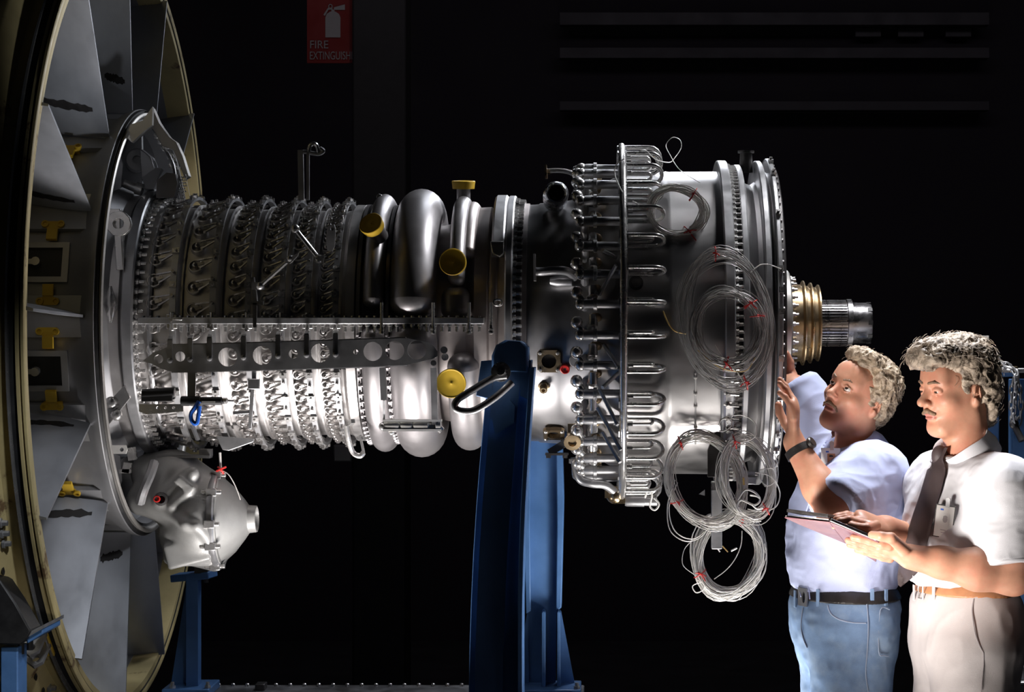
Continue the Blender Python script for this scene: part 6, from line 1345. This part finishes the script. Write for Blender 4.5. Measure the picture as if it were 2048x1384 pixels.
    it = [(s_ell((0, -0.018, 0.086), (0.085, 0.102, 0.068)), 0.02), (s_ell((0, 0.070, 0.104), (0.070, 0.056, 0.040)), 0.03), (s_ell((0.030, 0.094, 0.090), (0.040, 0.028, 0.024)), 0.02), (s_ell((-0.030, 0.094, 0.090), (0.040, 0.028, 0.024)), 0.02),
          (s_ell((0, -0.078, 0.020), (0.076, 0.050, 0.090)), 0.03), (s_ell((0.071, -0.035, 0.025), (0.018, 0.048, 0.052)), 0.02), (s_ell((-0.071, -0.035, 0.025), (0.018, 0.048, 0.052)), 0.02),
          (s_ell((0.068, 0.002, 0.034), (0.009, 0.026, 0.036)), 0.012), (s_ell((-0.068, 0.002, 0.034), (0.009, 0.026, 0.036)), 0.012), (s_ell((0, -0.082, -0.055), (0.060, 0.028, 0.050)), 0.03),
          ('-', s_ell((0, 0.112, 0.018), (0.080, 0.072, 0.052)), 0.012), ('-', s_ell((0.055, 0.085, 0.052), (0.03, 0.045, 0.030)), 0.012), ('-', s_ell((-0.055, 0.085, 0.052), (0.03, 0.045, 0.030)), 0.012),
          ('-', s_ell((0.088, -0.010, -0.006), (0.028, 0.027, 0.037)), 0.008), ('-', s_ell((-0.088, -0.010, -0.006), (0.028, 0.027, 0.037)), 0.008)]
    hair_mesh('hair', H, it, HAIR2, t, 9, amp=0.010, fine=0.007, sc=42, strands=1000, slen=0.030)
    tash = H.wrap(s_union([(s_cap((0.003, 0.099, -0.045), (0.024, 0.092, -0.053), 0.0068, 0.0050), 0.003), (s_cap((-0.003, 0.099, -0.045), (-0.024, 0.092, -0.053), 0.0068, 0.0050), 0.003)], 0.004))
    me, _, _ = net_mesh('moustache', tash, np.array(H.w(0, 0.09, -0.05)) - 0.05, np.array(H.w(0, 0.09, -0.05)) + 0.05, 0.0018, TASH); link('moustache', me, t)
    for q_ in (1, -1):
        me, _, _ = net_mesh('eyebrow', H.wrap(s_union([(s_cap((0.014 * q_, 0.0990, 0.030), (0.032 * q_, 0.0935, 0.0335), 0.0034, 0.0036), 0.003), (s_cap((0.032 * q_, 0.0935, 0.0335), (0.048 * q_, 0.0785, 0.0285), 0.0036, 0.002), 0.003)], 0.004)), np.array(H.w(0.031 * q_, 0.085, 0.03)) - 0.04, np.array(H.w(0.031 * q_, 0.085, 0.03)) + 0.04, 0.0016, TASH); link('eyebrow', me, t)
    # shirt
    o_ = 0.014; elc = shl + (el - shl) * 0.90; erc = shr + (er - shr) * 0.9
    tors2 = s_union(torso + [(s_cap(nb_ + Vector((0, 0, -0.02)), nb_ + Vector((0, 0, -0.01)), 0.058, 0.052), 0.03)], 0.03)
    raw = s_union([(tors2, 0.03), (s_cap(shl, elc, 0.066, 0.072), 0.045), (s_cap(shr, erc, 0.064, 0.062), 0.045), (s_ell(p(1928, 1120, -0.82), (0.106, 0.148, 0.10), rotT), 0.06)], 0.03)
    dL = (el - shl).normalized(); dR = (er - shr).normalized(); aL, aR, dLn, dRn = A3(*elc), A3(*erc), A3(*dL), A3(*dR)
    zw = p(0, 1170, -0.95).z; nc, nd = A3(*nb_), A3(*(nt_ - nb_).normalized())
    def shirt(P_):
        d = raw(P_) - o_
        for a_, n_ in ((aL, dLn), (aR, dRn)):
            tL = (P_ - a_) @ n_; rL = np.sqrt(np.maximum((((P_ - a_) - tL[:, None] * n_) ** 2).sum(1), 0))
            d = smax(d, np.where((tL > -0.12) & (rL < (0.105 if a_ is aL else 0.07)), tL, -1), 0.004)
        tn = (P_ - nc) @ nd; rn = np.sqrt(np.maximum((((P_ - nc) - tn[:, None] * nd) ** 2).sum(1), 0))
        d = smax(d, np.where((rn < 0.085) & (tn > -0.05), tn - 0.006, -1.0), 0.004)
        return smax(d, zw - P_[:, 2], 0.006)
    fold = folds(1.0, [(8, 8, 10, 0.007, 21), (18, 18, 24, 0.0030, 22), (6, 6, 5, 0.006, 24), (45, 45, 55, 0.0009, 26)])
    me, _, _ = net_mesh('shirt', shirt, lo, hi, 0.0048, SHIRT2, fold); so = link('shirt', me, t)
    part('sleeve_hem', MB().tube([elc + (dL.orthogonal().normalized() * cos(a) + dL.cross(dL.orthogonal().normalized()) * sin(a)) * 0.0845 for a in np.linspace(0, 2 * pi, 41)[:-1]], 0.0045, 6, closed=True), SHIRT2, so, smooth=60)
    seam('shoulder_seam', shirt, [(1990, 905), (1978, 940), (1972, 980), (1970, 1020)], 0.0016, SHIRT2, so, 0.004)
    seam('pocket_edge', shirt, [(1862, 1090), (1880, 1096), (1905, 1102), (1930, 1100), (1952, 1090)], 0.0014, SHIRT2, so, 0.004)
    fx = Vector((-0.86, -0.50, 0)).normalized(); nx = (Vector((0, 0, 1)) + fx * 0.50).normalized(); fx = (fx - nx * fx.dot(nx)).normalized(); sx = nx.cross(fx); cb = nb_ + Vector((0, 0, 0.018))
    mb = MB(); n = 30; vs = []
    for i in range(n + 1):
        a = R_(12 + (348 - 12) * i / n); d = fx * cos(a) + sx * sin(a); fr_ = max(0, cos(a)) ** 3
        base = cb - nx * 0.012; top = base + nx * (0.052 - 0.020 * fr_) + d * (0.066 + 0.006 * fr_); fold_ = base + nx * (0.058 - 0.02 * fr_) + d * (0.072 + 0.006 * fr_)
        out = base + nx * (0.000 - 0.045 * fr_) + d * (0.090 + 0.036 * fr_)
        vs += [base + d * 0.062, top, fold_, (fold_ + out) / 2 + d * 0.006, out, out - nx * 0.003 - d * 0.004]
    fs = [(i * 6 + j, i * 6 + j + 1, (i + 1) * 6 + j + 1, (i + 1) * 6 + j) for i in range(n) for j in range(5)]
    part('collar', mb.add(vs, fs), SHIRT2, so, smooth=60)
    # tie
    L = [(1869, 905), (1866, 918), (1858, 945), (1846, 985), (1832, 1025), (1818, 1070), (1805, 1115), (1800, 1150), (1801, 1168)]
    Rr = [(1898, 898), (1888, 920), (1893, 945), (1884, 985), (1872, 1025), (1862, 1070), (1850, 1115), (1838, 1145), (1806, 1172)]
    def tiefn(u, v):
        k = u * (len(L) - 1); i = min(int(k), len(L) - 2); f_ = k - i
        a = (L[i][0] + (L[i + 1][0] - L[i][0]) * f_, L[i][1] + (L[i + 1][1] - L[i][1]) * f_); b = (Rr[i][0] + (Rr[i + 1][0] - Rr[i][0]) * f_, Rr[i][1] + (Rr[i + 1][1] - Rr[i][1]) * f_)
        return a[0] + (b[0] - a[0]) * v, a[1] + (b[1] - a[1]) * v
    tie_f = s_union([(lambda P_: raw(P_) - 0.020), (s_cap(nb_ + fx * 0.085 - nx * 0.02, nb_ + fx * 0.10 - nx * 0.20, 0.03, 0.03), 0.04)], 0.02)
    tie = patch('tie', tie_f, tiefn, 30, 6, 0.007, 0.008, TIE, t)
    kb = ray_hit(tie_f, 1882, 906)
    part('tie_knot', MB().ball(kb + fx * 0.006 + Vector((0, -0.006, -0.004)), 0.027, 14, 10, (0.8, 0.75, 1.0)), TIE, tie, smooth=60)
    for k_, v_ in enumerate((0.28, 0.62)):
        pts = []
        for i in range(4, 26, 3):
            px, py = tiefn(i / 30, min(0.95, v_ + (i - 12) * 0.012)); q3 = ray_hit(tie_f, px, py); pts.append(q3 + grad(tie_f, q3) * 0.0075)
        part('tie_stripe', MB().tube(pts, 0.0009, 5), SEAMG, tie, smooth=60)
    # trousers
    jl = s_union([(s_ell(pel, (0.106, 0.148, 0.130), rotT), 0.06), (s_cap(hipL, knL, 0.096, 0.080), 0.06), (s_cap(hipR, knR, 0.096, 0.080), 0.06), (s_cap(knL, anL, 0.080, 0.078), 0.03), (s_cap(knR, anR, 0.080, 0.078), 0.03), (s_ell(p(1930, 1205), (0.100, 0.142, 0.06), rotT), 0.05)], 0.03)
    ztop = p(0, 1176, -0.95).z
    tr = lambda P_: smax(smax(jl(P_) - 0.012, P_[:, 2] - ztop, 0.006), 0.035 - P_[:, 2], 0.006)
    me, _, _ = net_mesh('trousers', tr, (lo[0], lo[1], 0.0), (hi[0], hi[1], ztop + 0.02), 0.0055, SLACKS, folds(1.0, [(11, 11, 9, 0.005, 31), (24, 24, 16, 0.0018, 32)])); jo = link('trousers', me, t)
    jb = lambda P_: jl(P_) - 0.012
    bl = leather('belt', jb, p(0, 1187, -0.95).z, 0.0140, 0.006, TANL, t, (lo[0], lo[1], p(0, 1235, -0.95).z), (hi[0], hi[1], p(0, 1140, -0.95).z), 0.0045)
    for px in (1834, 1872):
        b = ray_hit(jb, px, 1188); g_ = grad(jb, b); x_ = Vector((0, 0, 1)).cross(g_).normalized(); m = Matrix((x_, Vector((0, 0, 1)), g_)).transposed()
        part('belt_loop', MB().box(b + g_ * 0.009, (0.010, 0.040, 0.004), m), SLACKS, jo, bevel=0.001)
    b = ray_hit(jb, 1848, 1187); g_ = grad(jb, b); x_ = Vector((0, 0, 1)).cross(g_).normalized()
    part('buckle', MB().tube([b + g_ * 0.010 + x_ * 0.012 * sx_ + Vector((0, 0, 0.017 * sz_)) for sx_, sz_ in ((-1, -1), (1, -1), (1, 1), (-1, 1))], 0.0022, 6, closed=True), CHROME, bl)
    seam('pocket_seam', tr, [(1948, 1200), (1945, 1225), (1950, 1265), (1958, 1290), (1966, 1305)], 0.0018, SEAMG, jo, 0.006)
    seam('side_seam', tr, [(1966, 1305), (1966, 1330), (1963, 1360), (1962, 1384)], 0.0016, SEAMG, jo, 0.006)
    for an in (anL, anR):
        me, _, _ = net_mesh('shoe', s_union([(s_ell((an.x - 0.07, an.y, 0.045), (0.14, 0.046, 0.045)), 0.02), (s_ell((an.x, an.y, 0.07), (0.05, 0.042, 0.055)), 0.03), ('&', lambda P_: -P_[:, 2] + 0.004, 0.004)], 0.02), (an.x - 0.24, an.y - 0.08, -0.01), (an.x + 0.09, an.y + 0.08, 0.15), 0.007, SHOE); link('shoe', me, t)
    for o in set(bpy.data.objects) - n0:
        if o.parent == t: o.matrix_basis = root_inv @ o.matrix_basis
    b = ray_hit(lambda P_: raw(P_) - 0.02, 1890, 1042); bd = thing('identity_badge', 'identity badge with dark edge clipped to the white shirt pocket', 'badge', tuple(b + Vector((-0.004, -0.012, 0))))
    badge(bd, Vector((0.90, -0.40, -0.12)), Vector((0.12, -0.04, 0.98)), 0.045, 0.076, False)
    return t
man2 = build_man_two()
# ---------------------------------------------------------------- open folder in his hands
MAROON = mat('maroon folder vinyl', (0.20, 0.085, 0.10), 0, 0.4, 0.06, 20)
PAPER = mat('paper', (0.7, 0.68, 0.64), 0, 0.7, 0.03)
fo0 = P(1700, 1070, -0.95)
fd = thing('folder', 'open maroon and black folder held by the man in the white shirt', 'folder', tuple(fo0))
def quad(name, pts, th, m, parent, up=None):
    q = [Vector(x) - fo0 for x in pts]; n = (q[1] - q[0]).cross(q[3] - q[0]).normalized()
    if n.z < 0: n = -n
    N = 6; vs = []; 
    for dz in (0, th):
        vs += [x + n * dz for x in q]
    fs = [(0, 1, 2, 3), (7, 6, 5, 4), (0, 4, 5, 1), (1, 5, 6, 2), (2, 6, 7, 3), (3, 7, 4, 0)]
    return part(name, MB().add(vs, fs), m, parent, bevel=0.0012)
Lp, Sp, Rp = P(1569, 1036, -0.97), P(1660, 1046, -1.04), P(1757, 1085, -1.06)
Lq, Sq, Rq = P(1600, 1050, -0.76), P(1692, 1088, -0.80), P(1752, 1124, -0.82)
c1 = quad('cover', (Lp, Sp, Sq, Lq), 0.003, MAROON, fd)
c2 = quad('cover', (Sp, Rp, Rq, Sq), 0.003, MAROON, fd)
up = Vector((0, 0, 0.0045))
quad('page_block', (Sp + up, Rp + up + Vector((-0.006, 0, 0.0)), Rq + up, Sq + up), 0.002, PAPER, c2)
quad('page_block', (P(1571, 1033, -0.96), P(1657, 1040, -1.03), Sq + up, P(1600, 1047, -0.77)), 0.003, PAPER, c1)
quad('inner_cover', (P(1573, 1024, -0.96), P(1656, 1035, -1.03), P(1690, 1040, -0.80), P(1600, 1030, -0.77)), 0.008, BLACKL, fd)
quad('inner_cover', (P(1660, 1040, -1.03), P(1759, 1081, -1.055), P(1762, 1090, -0.83), P(1692, 1058, -0.80)), 0.005, BLACKL, fd)
# ---------------------------------------------------------------- hoist frame and chain at the right, crate-like box at the lower right
YH = -0.15
hf = thing('chain_hoist_stand', 'blue steel hoist post with a cross arm behind the man in the white shirt', 'hoist', (P(1975, 0, YH).x, YH, 0))
def hloc(o): o.location = -Vector(hf.location); return o
x0, x1 = P(1955, 0, YH).x, P(1999, 0, YH).x; zt = P(0, 745, YH).z
hloc(part('post', MB().box(((x0 + x1) / 2, YH + 0.03, zt / 2), (x1 - x0, 0.06, zt)), BLUE, hf, bevel=0.003))
hloc(part('cross_arm', MB().box(((x0 + x1) / 2 + 0.15, YH + 0.02, zt + 0.006), (0.42, 0.14, 0.012)), STEEL, hf, bevel=0.002))
hloc(part('arm_stiffener', MB().bar(P(1958, 750, YH - 0.03), P(2034, 748, YH - 0.03), 0.02, 0.014), BLUE, hf))
x2 = P(2030, 0, YH).x
hloc(part('post', MB().box((x2 + 0.05, YH + 0.10, zt / 2), (0.085, 0.06, zt - 0.04)), BLUE, hf, bevel=0.003))
hloc(part('arm_clamp', MB().box(P(2026, 739, YH - 0.05), (0.022, 0.03, 0.018)), GOLD, hf, bevel=0.002))
hloc(part('rod', MB().cyl(P(1974, 745, YH), P(1974, 676, YH), 0.0045, 8).box(P(1970, 676, YH - 0.005), (0.018, 0.018, 0.014)), WHITE, hf))
hloc(part('foot_plate', MB().box(((x0 + x2) / 2, YH + 0.05, 0.01), (0.4, 0.3, 0.02)), BLUE, hf))
ch = thing('hoist_chain', 'steel chain draped over the hoist arm with a hook bar at its end', 'chain', tuple(P(2030, 745, YH - 0.08)))
o0 = Vector(ch.location)
lk = MB().tube([Vector((0.0062 * cos(a), 0, 0.011 * sin(a) + (0.004 if sin(a) > 0 else -0.004))) for a in np.linspace(0, 2 * pi, 15)[:-1]], 0.0028, 6, closed=True).mesh('chain_link', STEEL, 60)
def chain(path, roll=0):
    path = smooth_path(path, 12); acc = 0; last = path[0]; k = 0
    for a, b in zip(path[:-1], path[1:]):
        acc += (b - a).length
        if acc >= 0.0205:
            acc = 0; d = (b - a).normalized(); m = d.to_track_quat('Z', 'Y').to_matrix().to_4x4() @ Matrix.Rotation(pi / 2 * (k % 2) + roll, 4, 'Z')
            link('chain_link', lk, ch, Matrix.Translation(b - o0) @ m); k += 1
chain([P(1975, 690, YH - 0.03), P(1985, 705, YH - 0.04), P(2000, 722, YH - 0.05), P(2018, 732, YH - 0.07), P(2032, 742, YH - 0.09), P(2036, 760, YH - 0.10), P(2040, 790, YH - 0.10), P(2042, 820, YH - 0.10), P(2038, 845, YH - 0.10)])
chain([P(1990, 722, YH - 0.07), P(2008, 734, YH - 0.08), P(2028, 742, YH - 0.10), P(2032, 765, YH - 0.11), P(2030, 795, YH - 0.11), P(2028, 825, YH - 0.11), P(2032, 848, YH - 0.11)], 0.8)
chain([P(2030, 748, YH - 0.085), P(2025, 770, YH - 0.085), P(2023, 800, YH - 0.085), P(2024, 830, YH - 0.085), P(2028, 848, YH - 0.085)], 0.4)
hk = part('hook_bar', MB().cyl(P(2028, 848, YH - 0.10) - o0, P(2044, 882, YH - 0.12) - o0, 0.0095, 12).ball(P(2028, 848, YH - 0.10) - o0, 0.014), DARK, ch)
YX = -0.55
bx = thing('equipment_case', 'grey metal case with a sloping lid on a blue trestle at the lower right corner', 'case', tuple(P(2040, 1380, YX)))
b0 = Vector(bx.location)
part('lid', MB().plate([((px - 2040) / F * (YX + D), (1380 - py) / F * (YX + D)) for px, py in ((2022, 1360), (2052, 1325), (2120, 1318), (2140, 1362))][::-1], [], (0, 0, 0), (1, 0, 0), (0, 0, 1), -0.18), STEEL, bx, bevel=0.003)
part('tray', MB().box((0.045, 0.08, 0.022), (0.17, 0.22, 0.008)).box((0.05, 0.08, -0.01), (0.14, 0.19, 0.05)), STEEL, bx, bevel=0.003)
part('trestle_leg', MB().bar((-0.045, 0.0, 0.0), (-0.10, 0.0, -b0.z + 0.01), 0.03, 0.03), BLUE, bx)
part('trestle_leg', MB().bar((0.12, 0.0, 0.0), (0.17, 0.0, -b0.z + 0.01), 0.03, 0.03), BLUE, bx)
part('trestle_leg', MB().bar((-0.045, 0.16, 0.0), (-0.10, 0.16, -b0.z + 0.01), 0.03, 0.03), BLUE, bx)
part('trestle_leg', MB().bar((0.12, 0.16, 0.0), (0.17, 0.16, -b0.z + 0.01), 0.03, 0.03), BLUE, bx)
